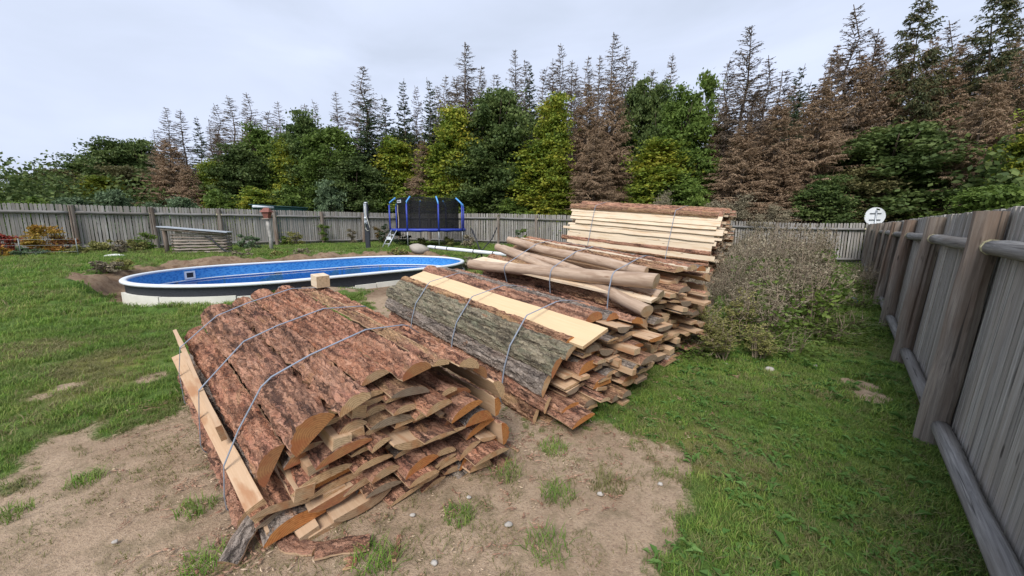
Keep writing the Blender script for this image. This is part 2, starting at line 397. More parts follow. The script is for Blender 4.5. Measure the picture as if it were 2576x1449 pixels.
def ground():
    xs = np.concatenate([-np.geomspace(1200, 27, 26), np.arange(-26, -11, .3), np.arange(-11, -5, .1), np.arange(-5, 6, .05), np.arange(6, 22, .25), np.geomspace(22.3, 1200, 26)])
    ys = np.concatenate([-np.geomspace(300, 1.2, 14), np.arange(-1, .6, .2), np.arange(.6, 6.2, .05), np.arange(6.2, 15.5, .1), np.arange(15.5, 30, .3), np.geomspace(30.4, 1500, 28)])
    X, Y = np.meshgrid(xs, ys, indexing='ij'); Z = terr(X, Y)
    dm = dirt(X, Y)
    near = (np.hypot(X, Y) < 8)
    Z = Z + np.where(near, .012 * fbm(X * 9, Y * 9, 4, 3) * (1 + dm * .3) - .008 * dm, 0)
    far = np.hypot(X, Y - 10) > 60; Z = np.where(far, Z - np.minimum((np.hypot(X, Y - 10) - 60) * .02, 14), Z)
    n, m = X.shape
    idx = np.arange(n * m).reshape(n, m)
    F = np.stack([idx[:-1, :-1], idx[1:, :-1], idx[1:, 1:], idx[:-1, 1:]], -1).reshape(-1, 4)
    me = mk_mesh('ground', np.stack([X, Y, Z], -1).reshape(-1, 3), F, smooth=True)
    pdm = pool_d(X, Y)
    for nm, arr in (('dirt', dm), ('yel', yellowish(X, Y)), ('soil', (1 - sstep(1.1, 1.6, pdm)) * np.where(np.hypot(X + 4.1, (Y - 7.9) * 1.4) < 1.1, .2, 1.0))):
        a = me.attributes.new(nm, 'FLOAT', 'POINT'); a.data.foreach_set('value', arr.reshape(-1).astype(np.float32))
    t = NT('ground_earth_and_grass', .95, .1)
    pos = t.co((1, 1, 1), 'World', False)
    dn = t.n('Attribute', attribute_name='dirt').outputs['Fac']; yn = t.n('Attribute', attribute_name='yel').outputs['Fac']
    f1 = t.noise(pos, 55, 5, .3, .7); f2 = t.noise(pos, 2.2, 5, .4); f3 = t.noise(pos, 9, 5); f4 = t.noise(pos, 160, 3)
    e = t.mix(t.ramp(f2, [(.3, g(0)), (.68, g(1))]), (.33, .235, .155), (.47, .35, .24))
    e = t.mix(t.ramp(f1, [(.32, g(.75)), (.52, g(0))]), e, (.20, .135, .095))
    e = t.mix(t.ramp(f4, [(.62, g(0)), (.72, g(.8))]), e, (.58, .49, .41))
    e = t.mix(t.ramp(f3, [(.50, g(0)), (.66, g(.6))]), e, (.21, .165, .10))
    so_ = t.n('Attribute', attribute_name='soil').outputs['Fac']
    e = t.mix(t.math('MULTIPLY', so_, t.ramp(f3, [(.32, g(.95)), (.62, g(.35))])), e, (.14, .085, .052))
    gr = t.mix(t.ramp(f3, [(.3, g(0)), (.7, g(1))]), (.07, .13, .026), (.12, .19, .042))
    gr = t.mix(t.ramp(f2, [(.45, g(0)), (.7, g(.45))]), gr, (.15, .17, .05))
    gr = t.mix(t.ramp(f1, [(.3, g(.7)), (.55, g(0))]), gr, (.03, .05, .015))
    gr = t.mix(t.math('MULTIPLY', yn, .7), gr, (.20, .18, .055))
    fac = t.math('ADD', dn, t.math('MULTIPLY', t.math('SUBTRACT', f1, .5), .8))
    fac = t.ramp(fac, [(.35, g(0)), (.6, g(1))])
    t.col(t.mix(fac, gr, e))
    t.bump(t.math('ADD', f1, t.math('MULTIPLY', f4, .5)), .8, .018)
    me.materials.append(t.m)
    o = ob('ground', me); o['kind'] = 'structure'
    return o
ground()

# grass
def blades(n, rad, h, w, seed, lean=.6, curl=True):
    r = np.random.default_rng(seed); V = []; F = []; rn = []
    for i in range(n):
        a = r.uniform(0, 6.28); q = rad * math.sqrt(r.uniform()); x, y = q * math.cos(a), q * math.sin(a)
        b = r.uniform(0, 6.28); hh = h * r.uniform(.5, 1.15); ln = hh * lean * r.uniform(.3, 1.5); dx, dy = math.cos(b), math.sin(b)
        c = b + 1.57 + r.uniform(-.5, .5); ww = w * r.uniform(.6, 1.3); sx, sy = math.cos(c) * ww / 2, math.sin(c) * ww / 2
        k = len(V)
        V += [(x - sx, y - sy, -.01), (x + sx, y + sy, -.01), (x + dx * ln * .35 + sx * .8, y + dy * ln * .35 + sy * .8, hh * .6), (x + dx * ln * .35 - sx * .8, y + dy * ln * .35 - sy * .8, hh * .6), (x + dx * ln, y + dy * ln, hh)]
        F += [(k, k + 1, k + 2, k + 3), (k + 3, k + 2, k + 4)]; v = r.uniform(); rn += [v, v]
    return V, F, rn
def grass_mat(name, stops):
    t = NT(name, .65, .2)
    at = t.n('Attribute', attribute_name='rnd').outputs['Fac']
    pos = t.co((1, 1, 1), 'World', False); n = t.noise(pos, 1.1, 4, .4)
    f = t.math('ADD', t.math('MULTIPLY', at, .45), t.math('MULTIPLY', n, .7))
    c = t.ramp(f, stops); c = t.mix(t.ramp(t.noise(pos, 3.3, 4, .6), [(.48, g(0)), (.7, g(.6))]), c, (.22, .24, .09)); c = t.mix(t.math('MULTIPLY', t.rnd(), .4), c, (.15, .17, .06))
    t.col(c); tr = t.n('BsdfTranslucent', {'Color': c}); ms = t.n('MixShader', {0: .3, 1: t.b.outputs[0], 2: tr.outputs[0]})
    t.t.links.new(ms.outputs[0], t.t.nodes['Material Output'].inputs['Surface'])
    return t.m
GR = grass_mat('grass_green', [(.25, (.06, .145, .022)), (.5, (.14, .265, .04)), (.72, (.24, .35, .06)), (.88, (.36, .34, .12))])
GRY = grass_mat('grass_dry', [(.25, (.11, .13, .035)), (.5, (.20, .19, .07)), (.8, (.34, .28, .15))])
GRB = leaf_mat('broad_weed_leaf', [(.06, .15, .03), (.11, .22, .05), (.17, .30, .08)], .3, 1.5)
def rosette(n, L, seed):
    r = np.random.default_rng(seed); V = []; F = []; rn = []
    for i in range(n):
        a = r.uniform(0, 6.28); l = L * r.uniform(.5, 1.1); w = l * r.uniform(.22, .4); el = r.uniform(.1, .7)
        dx, dy = math.cos(a) * math.cos(el), math.sin(a) * math.cos(el); dz = math.sin(el); sx, sy = -math.sin(a) * w / 2, math.cos(a) * w / 2
        k = len(V); x0, y0 = r.normal(0, L * .3, 2)
        V += [(x0, y0, 0), (x0 + dx * l * .55 + sx, y0 + dy * l * .55 + sy, dz * l * .55 + .012), (x0 + dx * l, y0 + dy * l, dz * l * .7), (x0 + dx * l * .55 - sx, y0 + dy * l * .55 - sy, dz * l * .55 + .012), (x0 + dx * l * .5, y0 + dy * l * .5, dz * l * .45)]
        F += [(k, k + 1, k + 4), (k + 1, k + 2, k + 4), (k + 2, k + 3, k + 4), (k + 3, k, k + 4)]; v = r.uniform(); rn += [v] * 4
    return V, F, rn
def scatter(name, protos, pts, scl, kindname):
    """one object of scattered tufts through geometry nodes"""
    pc = bpy.data.collections.new(name + '_tufts')
    for i, me in enumerate(protos):
        o = bpy.data.objects.new(name + '_tuft', me); pc.objects.link(o)
    me = bpy.data.meshes.new(name); me.vertices.add(len(pts)); me.vertices.foreach_set('co', np.asarray(pts, np.float32).reshape(-1))
    for nm, arr in (('scl', scl), ('rz', rng.uniform(0, 6.28, len(pts)))):
        a = me.attributes.new(nm, 'FLOAT', 'POINT'); a.data.foreach_set('value', np.asarray(arr, np.float32))
    a = me.attributes.new('pick', 'INT', 'POINT'); a.data.foreach_set('value', rng.integers(0, len(protos), len(pts)).astype(np.int32))
    o = ob(name, me); o['kind'] = 'stuff'
    ng = bpy.data.node_groups.new(name + '_nodes', 'GeometryNodeTree')
    ng.interface.new_socket('Geometry', in_out='INPUT', socket_type='NodeSocketGeometry'); ng.interface.new_socket('Geometry', in_out='OUTPUT', socket_type='NodeSocketGeometry')
    N = ng.nodes; gi = N.new('NodeGroupInput'); go = N.new('NodeGroupOutput')
    ci = N.new('GeometryNodeCollectionInfo'); ci.inputs['Collection'].default_value = pc; ci.inputs['Separate Children'].default_value = True; ci.inputs['Reset Children'].default_value = True
    ip = N.new('GeometryNodeInstanceOnPoints'); ip.inputs['Pick Instance'].default_value = True
    def at(nm, ty='FLOAT'):
        n = N.new('GeometryNodeInputNamedAttribute'); n.data_type = ty; n.inputs['Name'].default_value = nm; return n.outputs['Attribute']
    cx = N.new('ShaderNodeCombineXYZ'); L = ng.links
    L.new(at('rz'), cx.inputs[2]); L.new(gi.outputs[0], ip.inputs['Points']); L.new(ci.outputs[0], ip.inputs['Instance'])
    L.new(at('pick', 'INT'), ip.inputs['Instance Index']); L.new(cx.outputs[0], ip.inputs['Rotation']); L.new(at('scl'), ip.inputs['Scale'])
    L.new(ip.outputs[0], go.inputs[0])
    md = o.modifiers.new('scatter', 'NODES'); md.node_group = ng
    return o
def blade_mesh(nm, mat, fn, *a):
    V, F, rn = fn(*a); return mk_mesh(nm, V, F, [mat], rnd=rn)
FL = np.array([0.656, 0.755]); FN = np.array([-.755, .656])      # right fence direction and inward normal
def inside_yard(x, y):
    d = FN[0] * (x - 3.34) + FN[1] * (y - 2.82)
    return d > -.05
def grass():
    # bands: near dense fine, then coarser
    out = {'a': ([], []), 'd': ([], []), 'b': ([], [])}
    def band(r0, r1, dens, s0):
        A = (r1 ** 2 - r0 ** 2) * R(118) / 2; n = int(A * dens)
        th = rng.uniform(R(-59), R(59), n); r = np.sqrt(rng.uniform(r0 ** 2, r1 ** 2, n))
        x, y = r * np.sin(th), r * np.cos(th)
        dm = dirt(x, y); k = (rng.uniform(size=n) > dm * 1.02 - .004) & inside_yard(x, y) & (fbm(x * 4, y * 4, 2, 3) * .9 + rng.uniform(-.1, 1, n) > .0)
        x, y, dm = x[k], y[k], dm[k]
        z = terr(x, y); P_ = np.stack([x, y, z], -1)
        dry = rng.uniform(size=len(x)) < (.10 + .6 * yellowish(x, y) + .35 * (dm > .3) + .35 * sstep(.0, .3, fbm(x * 1.3, y * 1.3, 6, 4)))
        sc_ = s0 * rng.uniform(.6, 1.35, len(x)) * (1 - .4 * (dm > .4)) * (1 + .5 * fbm(x * 1.7, y * 1.7, 12, 3))
        out['a'][0].append(P_[~dry]); out['a'][1].append(sc_[~dry]); out['d'][0].append(P_[dry]); out['d'][1].append(sc_[dry])
        right = (x > .3 + .1 * y) & (rng.uniform(size=len(x)) < .16) & (dm < .6)
        out['b'][0].append(P_[right]); out['b'][1].append(sc_[right] * rng.uniform(.6, 1.4, right.sum()))
    band(1.2, 4.5, 700, .8); band(4.5, 8, 300, 1.15); band(8, 14, 90, 1.7); band(14, 27, 30, 2.4)
    pa = [blade_mesh('grass_blades', GR, blades, 36, .055, .040, .0045, 10 + i, .9) for i in range(4)]
    pd = [blade_mesh('dry_grass_blades', GRY, blades, 26, .06, .035, .004, 20 + i, 1.6) for i in range(3)]
    pb = [blade_mesh('weed_leaves', GRB, rosette, 9, .075, 30 + i) for i in range(3)]
    for k, pr, nm in (('a', pa, 'grass'), ('d', pd, 'dry_grass'), ('b', pb, 'broadleaf_weeds')):
        scatter(nm, pr, np.concatenate(out[k][0]), np.concatenate(out[k][1]), nm)
    # thin dry litter over the bare earth
    n = 5500; th = rng.uniform(R(-57), R(57), n); r = np.sqrt(rng.uniform(1.2 ** 2, 5.5 ** 2, n)); x, y = r * np.sin(th), r * np.cos(th)
    dm = dirt(x, y); k = (dm > .4) & (fbm(x * 1.6, y * 1.6, 3, 3) - .02 > rng.uniform(-.35, .3, n)); x, y = x[k], y[k]
    scatter('dry_grass_litter', [blade_mesh('litter_blades', GRY, blades, 16, .07, .012, .004, 44 + i, 3.5) for i in range(3)], np.stack([x, y, terr(x, y)], -1), rng.uniform(.5, 1.2, len(x)), 'litter')
grass()
tufts = [(215, 1212, .8, 'green grass tuft alone on bare earth at the far left'), (495, 1290, .8, 'grey green grass tuft left of the near bundle foot'), (515, 1425, .9, 'grass tuft at the bottom edge left of the near bundle'),
         (1155, 1302, .75, 'bright green tuft on bare earth in front of the near bundle'), (1405, 1248, 1.0, 'round green tuft in the middle of the bare earth'), (1392, 1135, .9, 'tuft on bare earth below the second bundle'),
         (1530, 1225, 1.0, 'broad pale tuft on bare earth towards the right grass'), (1375, 1395, 1.1, 'yellowish tuft near the bottom edge of the photo'), (945, 1412, 1.0, 'thin grass tuft in front of the near bundle bottom boards'), (1275, 1195, .9, 'olive grass tuft right of the near bundle front corner'), (20, 1310, .8, 'grass tuft cut by the left edge of the photo')]
for i, (px, py, s, lb) in enumerate(tufts):
    x, y = ground_px(px, py); V, F, rn = blades(150, .12 * s, .055 * s, .005, 60 + i, 1.5)
    tag(ob('grass_tuft', mk_mesh('grass_tuft', V, F, [GR if i % 3 else GRY if i in (6,) else GR], rnd=rn), loc=(x, y, T(x, y))), lb, 'grass tuft', 'grass tufts on the bare earth')

# ------------------------------------------------------------------ fences
def slat_mesh(w, th, h, seed, rounded=False):
    r = random.Random(seed); b = MB(); a = w * .5
    def sec(z, k=1.0, o=0):
        return [(-a * k + o, -th / 2, z), (a * k + o, -th / 2, z), (a * k + o, th / 2, z), (-a * k + o, th / 2, z)]
    zs = [(-.02, 1), (h * .33, r.uniform(.9, 1.05)), (h * .66, r.uniform(.9, 1.05)), (h - (.03 if rounded else .006), 1), (h, .55 if rounded else .93)]
    V = []; o = 0
    for z, k in zs: V += sec(z, k, o); o += r.uniform(-.004, .004)
    F = [(0, 3, 2, 1)]
    for i in range(len(zs) - 1):
        for j in range(4): F.append((i * 4 + j, i * 4 + (j + 1) % 4, i * 4 + 4 + (j + 1) % 4, i * 4 + 4 + j))
    k = (len(zs) - 1) * 4; F.append((k, k + 1, k + 2, k + 3))
    return b.add(V, F).mesh('slat', [SLAT])
def post_mesh(r0, h, seed, crack=False):
    b = MB(); n = 8; rr = random.Random(seed); ox = [0, 0]
    pts = []; rs = []
    for i in range(n + 1):
        pts.append((ox[0], ox[1], -.25 + (h + .25) * i / n)); rs.append(r0 * (1.06 - .16 * i / n) * (1 + rr.uniform(-.03, .03))); ox = [ox[0] + rr.uniform(-.008, .008), ox[1] + rr.uniform(-.008, .008)]
    b.tube(pts, rs, 28, wob=.10); ck = rr.randrange(28)
    c_ = Vector((0, 0, 0))
    for i in range(n + 1):
        if i >= 3:
            for kk in (ck, ck + 14):
                j = i * 28 + kk % 28; v = Vector(b.V[j]); ctr_ = Vector((pts[i][0], pts[i][1], v.z)); b.V[j] = tuple(ctr_.lerp(v, .55 if kk == ck else .8))
    return b.mesh('post', [POSTM], False)
SHRINK = {}
def fence(label, A, B, post_k, h, pitch, slatw, side, rail_z, r_post, r_rail, seed, rounded=False, max_slats=300, near=None, ends=True, hj=0.01, lean=0):
    """A->B along the fence; side=+1 puts slats to the left of the direction"""
    A = Vector((*A, 0)); B = Vector((*B, 0)); D = (B - A); L = D.length; D.normalize(); N = Vector((-D.y, D.x, 0)) * side
    rr = random.Random(seed); ang = math.atan2(D.y, D.x)
    root = thing('wooden_fence', label, 'fence', (A.x, A.y, T(A.x, A.y)))
    o0 = root.location.copy()
    sm = [slat_mesh(slatw * rr.uniform(.92, 1.06), .022, h + rr.uniform(-hj, hj), seed + i, rounded) for i in range(8)]
    ks = np.arange(pitch / 2, L, pitch)
    off = r_post * .5 + r_rail * .6 + .012
    if len(ks) > max_slats: idx = sorted(range(len(ks)), key=lambda i: abs(near - ks[i]))[:max_slats]
    else: idx = range(len(ks))
    idx = set(idx); rest = MB()
    for i, k in enumerate(ks):
        p = A + D * (k + rr.uniform(-.006, .006)) + N * (off + rr.uniform(-.007, .007)); z = T(p.x, p.y)
        m4 = Matrix.Translation(Vector((p.x, p.y, z)) - o0) @ Matrix.Rotation(ang, 4, 'Z') @ Matrix.Rotation(rr.uniform(-.008, .008), 4, 'Y')
        if i in idx: ob('slat', sm[rr.randrange(8)], root, mat4=m4)
        else: rest.box(-slatw / 2, slatw / 2, -.011, .011, 0, h, M=m4)
    if rest.V: tag(rest.obj('far_slats', SLAT, root), kind='stuff')
    pm = [post_mesh(r_post, h - .03, seed + 50 + i) for i in range(4)]
    pk = [k for k in post_k if -.1 <= k <= L + .1]
    for j, k in enumerate(pk):
        p = A + D * k; z = T(p.x, p.y)
        po = ob('post', pm[j % 4], root, loc=Vector((p.x, p.y, z)) - o0, rot=(rr.uniform(-.012, .012), rr.uniform(-.012, .012), rr.uniform(0, 6)))
        if r_post > .1:
            b = MB().box(-.03, .03, -.004, .004, -.1, .11, M=Matrix.Rotation(ang, 4, 'Z') @ Matrix.Translation((-.02, r_post * 1.12, 0)))
            b.obj('post_bracket', STEEL, root, loc=Vector((p.x, p.y, z)) - o0)
    spans = list(zip(pk[:-1], pk[1:]))
    if pk[0] > .3: spans.insert(0, (0, pk[0]))
    if pk[-1] < L - .3: spans.append((pk[-1], L))
    for (k0, k1) in spans:
        for rz in rail_z:
            a = A + D * (k0 + r_post * .75); c = A + D * (k1 - r_post * .75)
            a.z = T(a.x, a.y) + rz; c.z = T(c.x, c.y) + rz; a += N * r_rail * .3; c += N * r_rail * .3
            ln = (c - a).length; b = MB(); nn = 6
            b.tube([(ln * i / nn, 0, rr.uniform(-.006, .006)) for i in range(nn + 1)], [r_rail * rr.uniform(.93, 1.05) for i in range(nn + 1)], 10, wob=.08)
            q = (c - a).to_track_quat('X', 'Z'); ra = ob('rail', b.mesh('rail', [RAILM], True), root, mat4=Matrix.Translation(a - o0) @ q.to_matrix().to_4x4())
            if ends and rz > .6:
                for e in (0, 1):
                    b = MB(); s_ = r_rail * .99; x0 = -.004 if e == 0 else ln - .046
                    b.tube([(x0, 0, 0), (x0 + .05, 0, 0)], [s_ * (1.02 if e == 0 else 1.04), s_ * (1.04 if e == 0 else 1.02)], 10)
                    b.obj('cut_end', CUT, ra)
    if lean: root.rotation_mode = 'QUATERNION'; root.rotation_quaternion = Matrix.Rotation(lean, 4, Vector((0, 0, 1)).cross(N)).to_quaternion()
    return root
# right fence, from behind the camera to the far corner
FA = Vector((3.34, 2.82)) - Vector(FL) * 2.36 * 1.5; FCN = (16.05, 17.43)
LR_ = (Vector(FCN) - FA).length
p1 = 2.36 * 1.5
fence('tall weathered grey board fence along the right side with thick round posts', FA, FCN, [p1 - 2.36] + [p1 + 2.4 * i for i in range(0, 7)] + [LR_ - 2.4, LR_], 1.84, .083, .073, -1, (.17, 1.56), .090, .055, 11, near=0, max_slats=250, lean=R(3.2))
CB = (-7.62, 25.9)
Lb = math.hypot(FCN[0] - CB[0], FCN[1] - CB[1])
fence('grey picket fence behind the trampoline running to the right corner', CB, FCN, [2.4 * i for i in range(0, 10)], 1.86, .115, .085, 1, (.20, 1.58), .085, .055, 12, rounded=True, near=12)
CA = (-23.0, 10.75)
Ll = math.hypot(CB[0] - CA[0], CB[1] - CA[1]); k0 = Ll - 2.4 * 9
fence('grey picket fence on the left behind the lawn and woodshed', CA, CB, [k0 + 2.4 * i for i in range(0, 9)], 1.90, .107, .088, 1, (.20, 1.58), .095, .06, 13, rounded=True, near=8)

# ------------------------------------------------------------------ pool
def oval(off, z, n=96):
    pts = []; h = PA - PB
    for k in range(n):
        a = 2 * math.pi * k / n; cx = h if math.cos(a) >= 0 else -h
        x = cx + (PB + off) * math.cos(a); y = (PB + off) * math.sin(a)
        # spread the straight sides
        pts.append((x, y, z))
    return pts
def ring_obj(name, prof, mat, parent, n=96, closed=False):
    rows = [oval(o, z, n) for o, z in prof]; V = [p for r_ in rows for p in r_]; m = len(prof); F = []
    for i in range(m if closed else m - 1):
        j = (i + 1) % m
        for k in range(n): F.append((i * n + k, i * n + (k + 1) % n, j * n + (k + 1) % n, j * n + k))
    return ob(name, mk_mesh(name, V, F, [mat], smooth=True), parent)
t = NT('pool_liner', .35, .4)
v = t.co((1, 1, 1), 'Object', False)
n1 = t.n('TexVoronoi', {'Vector': t.n('Mapping', {'Vector': v, 'Scale': (14, 14, 22)}).outputs[0], 'Scale': 1.0}, feature='F1').outputs['Distance']
c = t.mix(t.ramp(n1, [(.15, g(0)), (.65, g(1))]), (.015, .16, .50), (.07, .31, .68)); t.col(c); LINER = t.m
PBLK = plain('pool_wall_black', (.028, .030, .038), .45, .4, var=.3, sc=40, bump=.3)
PWHT = plain('pool_rim_white', (.74, .77, .80), .35, .4, var=.03)
FOAM = plain('insulation_board', (.70, .68, .60), .8, .2, var=.07, sc=5)
pr = thing('swimming_pool', 'oval blue lined swimming pool with white rim sunk in the lawn', 'swimming pool', (PC[0], PC[1], RIM), PTH)
ring_obj('inner_liner', [(-.025, -.02), (-.025, -1.25)], LINER, pr)
ring_obj('outer_wall', [(.0, -.02), (.0, -1.3)], PBLK, pr)
V = oval(-.027, -1.22); me = mk_mesh('pool_floor', V, [tuple(range(96))], [LINER]); ob('pool_floor', me, pr)
pf = [(-.045, -.012), (-.045, .012), (-.03, .028), (.05, .028), (.068, .012), (.068, -.022), (.05, -.03), (-.03, -.03)]
ring_obj('rim', pf, PWHT, pr, closed=True)
ring_obj('waterline_trim', [(-.03, -.295), (-.04, -.295), (-.04, -.325), (-.03, -.325)], PWHT, pr)
t = NT('pool_water', .03)
w = t.noise(t.co((5, 5, 5), 'Object', False), 1, 3); bp = t.n('Bump', {'Height': w, 'Strength': .12, 'Distance': .02})
gl = t.n('BsdfGlossy', {'Roughness': .02, 'Normal': bp.outputs[0]}); tp = t.n('BsdfTransparent', {'Color': (.40, .76, .93, 1)})
fr = t.n('Fresnel', {'IOR': 1.33, 'Normal': bp.outputs[0]}); ms = t.n('MixShader', {0: fr.outputs[0], 1: tp.outputs[0], 2: gl.outputs[0]})
t.t.links.new(ms.outputs[0], t.t.nodes['Material Output'].inputs['Surface'])
V = oval(-.028, -.34); w_ = ob('pool_water', mk_mesh('pool_water', V, [tuple(range(96))], [t.m])); w_.location = pr.location; w_.rotation_euler = pr.rotation_euler; w_['kind'] = 'structure'
# skimmer on the far left inside wall (px 455,690)
def wall_pt(px, py, z, off=0):
    x, y = on_z(px, py, z); return x, y
lx, ly = pool_local(*on_z(455, 690, RIM - .17)); hh = PA - PB
cxx = hh if lx > hh else -hh if lx < -hh else lx
nrm = Vector((lx - cxx, ly, 0)).normalized() if abs(lx) > hh else Vector((0, math.copysign(1, ly), 0))
ctr = Vector((cxx, 0, 0)) + nrm * (PB - .03); M_ = Matrix.Translation(ctr + Vector((0, 0, -.17))) @ nrm.to_track_quat('Y', 'Z').to_matrix().to_4x4()
b = MB()
for q in ((-.13, .13, -.03, .0, .06, .10), (-.13, .13, -.03, .0, -.11, -.07), (-.13, -.09, -.03, .0, -.07, .06), (.09, .13, -.03, .0, -.07, .06)): b.box(*q, M=M_)
sk = b.obj('skimmer', PWHT, pr)
MB().box(-.09, .09, -.01, -.002, -.07, .06, M=M_).obj('skimmer_opening', PBLK, sk)
# insulation boards round the foot, seen on the near side
acc = -5.3
for i, ln in enumerate([1.3, 1.3, 1.1, 1.1, .5, 1.1, 1.15, 1.1, .9]):
    b = MB(); top = [-.20, -.205, -.225, -.27, -.24, -.23, -.245, -.22, -.23][i]; n = 8
    Vv = []; F = []
    for k in range(n + 1):
        s_ = acc + ln * k / n - .0
        if s_ < -hh: a = math.pi * 1.5 - (-hh - s_) / PB; c_ = -hh
        elif s_ > hh: a = math.pi * 1.5 + (s_ - hh) / PB; c_ = hh
        else: a = math.pi * 1.5; c_ = s_
        for rr_, zz in ((PB + .02, -.7), (PB + .02, top), (PB + .075, top), (PB + .075, -.7)): Vv.append((c_ + rr_ * math.cos(a), rr_ * math.sin(a), zz))
    for k in range(n):
        for j in range(4): F.append((k * 4 + j, k * 4 + (j + 1) % 4, k * 4 + 4 + (j + 1) % 4, k * 4 + 4 + j))
    F += [(0, 1, 2, 3), (n * 4 + 3, n * 4 + 2, n * 4 + 1, n * 4)]
    b.add(Vv, F); b.obj('insulation_board', FOAM, pr); acc += ln + .02
# pipe stub on the outside wall
PIPE = plain('grey_pipe', (.40, .41, .45), .4)
x, y = on_z(722, 722, .55); lx, ly = pool_local(x, y)
b = MB().tube([(lx, -PB - .05, -.12), (lx, -PB - .16, -.13), (lx, -PB - .24, -.18), (lx, -PB - .27, -.34)], .035, 10); b.lathe([(.055, -.02), (.055, .02)], 12, 0, Matrix.Translation((lx, -PB - .27, -.33)) @ Matrix.Rotation(.4, 4, 'X'))
b.obj('return_pipe', PIPE, pr, True)

# ------------------------------------------------------------------ slabs and bundles
def slab_mesh(name, L, w, h, nl, nc, mats, seed, amp=.01, bow=.01, thick=.012, fine=True, taper=.06, scol=None):
    """bark side up, flat sawn face down, along +Y"""
    r = np.random.default_rng(seed)
    j = np.linspace(0, 1, nl + 1); yy = j * L
    ws = w * (1 - taper * j * r.choice([-1, 1]) + .05 * vnoise(j * 4, seed * 3.1)); hs = h * (1 + .12 * vnoise(j * 3, seed * 1.7 + 9))
    cx = bow * np.sin(j * 3.14) * r.uniform(-1, 1) + .008 * vnoise(j * 5, seed + .5); cz = bow * .5 * np.sin(j * 3.14) * r.uniform(-1, 1)
    u = np.linspace(-1, 1, nc + 1); sh = np.maximum(1 - u ** 2, 0) ** .62
    V = np.zeros((nl + 1, nc + 3, 3))
    X = u[None] * ws[:, None] / 2; Z = thick + sh[None] * (hs[:, None] - thick)
    edge = np.minimum(1, (1 - np.abs(u)) * 5)[None]
    arc = np.cumsum(np.concatenate([[0], np.hypot(np.diff(X[0]), np.diff(Z[0]))]))
    if amp:
        A_, Y_ = np.meshgrid(arc, yy); k0 = seed * 7.7
        wx = .02 * fbm(Y_ * 12, A_ * 20, k0, 2)
        q1 = 1 - np.abs(fbm(Y_ * 7 + wx * 40, A_ * 24 + k0, k0, 3)) * 3.0
        q2 = fbm(Y_ * 26, A_ * 60, k0 + 5, 3); q3 = fbm(Y_ * 2.5, A_ * 6, k0 + 9, 2)
        fe = np.minimum(1, np.minimum(Y_, L - Y_) / .06 + .35); dsp = fe * amp * (-np.clip(q1, 0, 1) * 1.2 + q2 * (1.3 if fine else .6) + q3 * 1.0) * (.35 + .65 * edge)
        nx = u[None] * h / w * 2.2; nz = np.ones_like(nx); ln = np.hypot(nx, nz); X = X + dsp * nx / ln; Z = np.maximum(Z + dsp * nz / ln, .003)
        X = X + (np.abs(u)[None] > .99) * amp * .8 * vnoise(Y_ * 22, u[None] * 5, k0) 
    eY = np.zeros_like(X)
    
    V[:, :nc + 1, 0] = X + cx[:, None]; V[:, :nc + 1, 2] = Z + cz[:, None]; V[:, :nc + 1, 1] = yy[:, None] + eY * (amp > 0)
    V[:, nc + 1, 0] = X[:, -1] * .985 + cx; V[:, nc + 2, 0] = X[:, 0] * .985 + cx; V[:, nc + 1:, 2] = cz[:, None]; V[:, nc + 1:, 1] = yy[:, None]
    m = nc + 3; idx = np.arange((nl + 1) * m).reshape(nl + 1, m); F = []; mi = []; uv = []; Rr = (w * w / 4 + h * h) / (2 * h)
    off = r.uniform(0, 20)
    pb = np.concatenate([arc, [arc[-1] + .02, arc[-1] + .02 + w]]) + off
    for a in range(nl):
        for k in range(m):
            k2 = (k + 1) % m
            F.append((idx[a, k], idx[a, k2], idx[a + 1, k2], idx[a + 1, k]))
            mi.append(0 if k < nc else 1)
            u0 = pb[k]; u1 = pb[k2] if k2 else pb[k] + .02
            uv += [(yy[a], u0), (yy[a], u1), (yy[a + 1], u1), (yy[a + 1], u0)]
    for a, rev in ((0, True), (nl, False)):
        # the end face as strips, so a wavy rim stays clean
        vs = idx[a]
        tri = [(vs[nc + 2], vs[0], vs[1])] + [(vs[nc + 2], vs[k], vs[k + 1]) for k in range(1, nc)] + [(vs[nc + 2], vs[nc], vs[nc + 1])]
        for f in tri:
            f = f if not rev else f[::-1]; F.append(f); mi.append(2)
            for q in f: p = V.reshape(-1, 3)[q]; uv.append((p[0], p[2] - h + Rr * .9))
    return mk_mesh(name, V.reshape(-1, 3), F, mats, mi, uv, smooth=[k == 0 and False for k in mi])
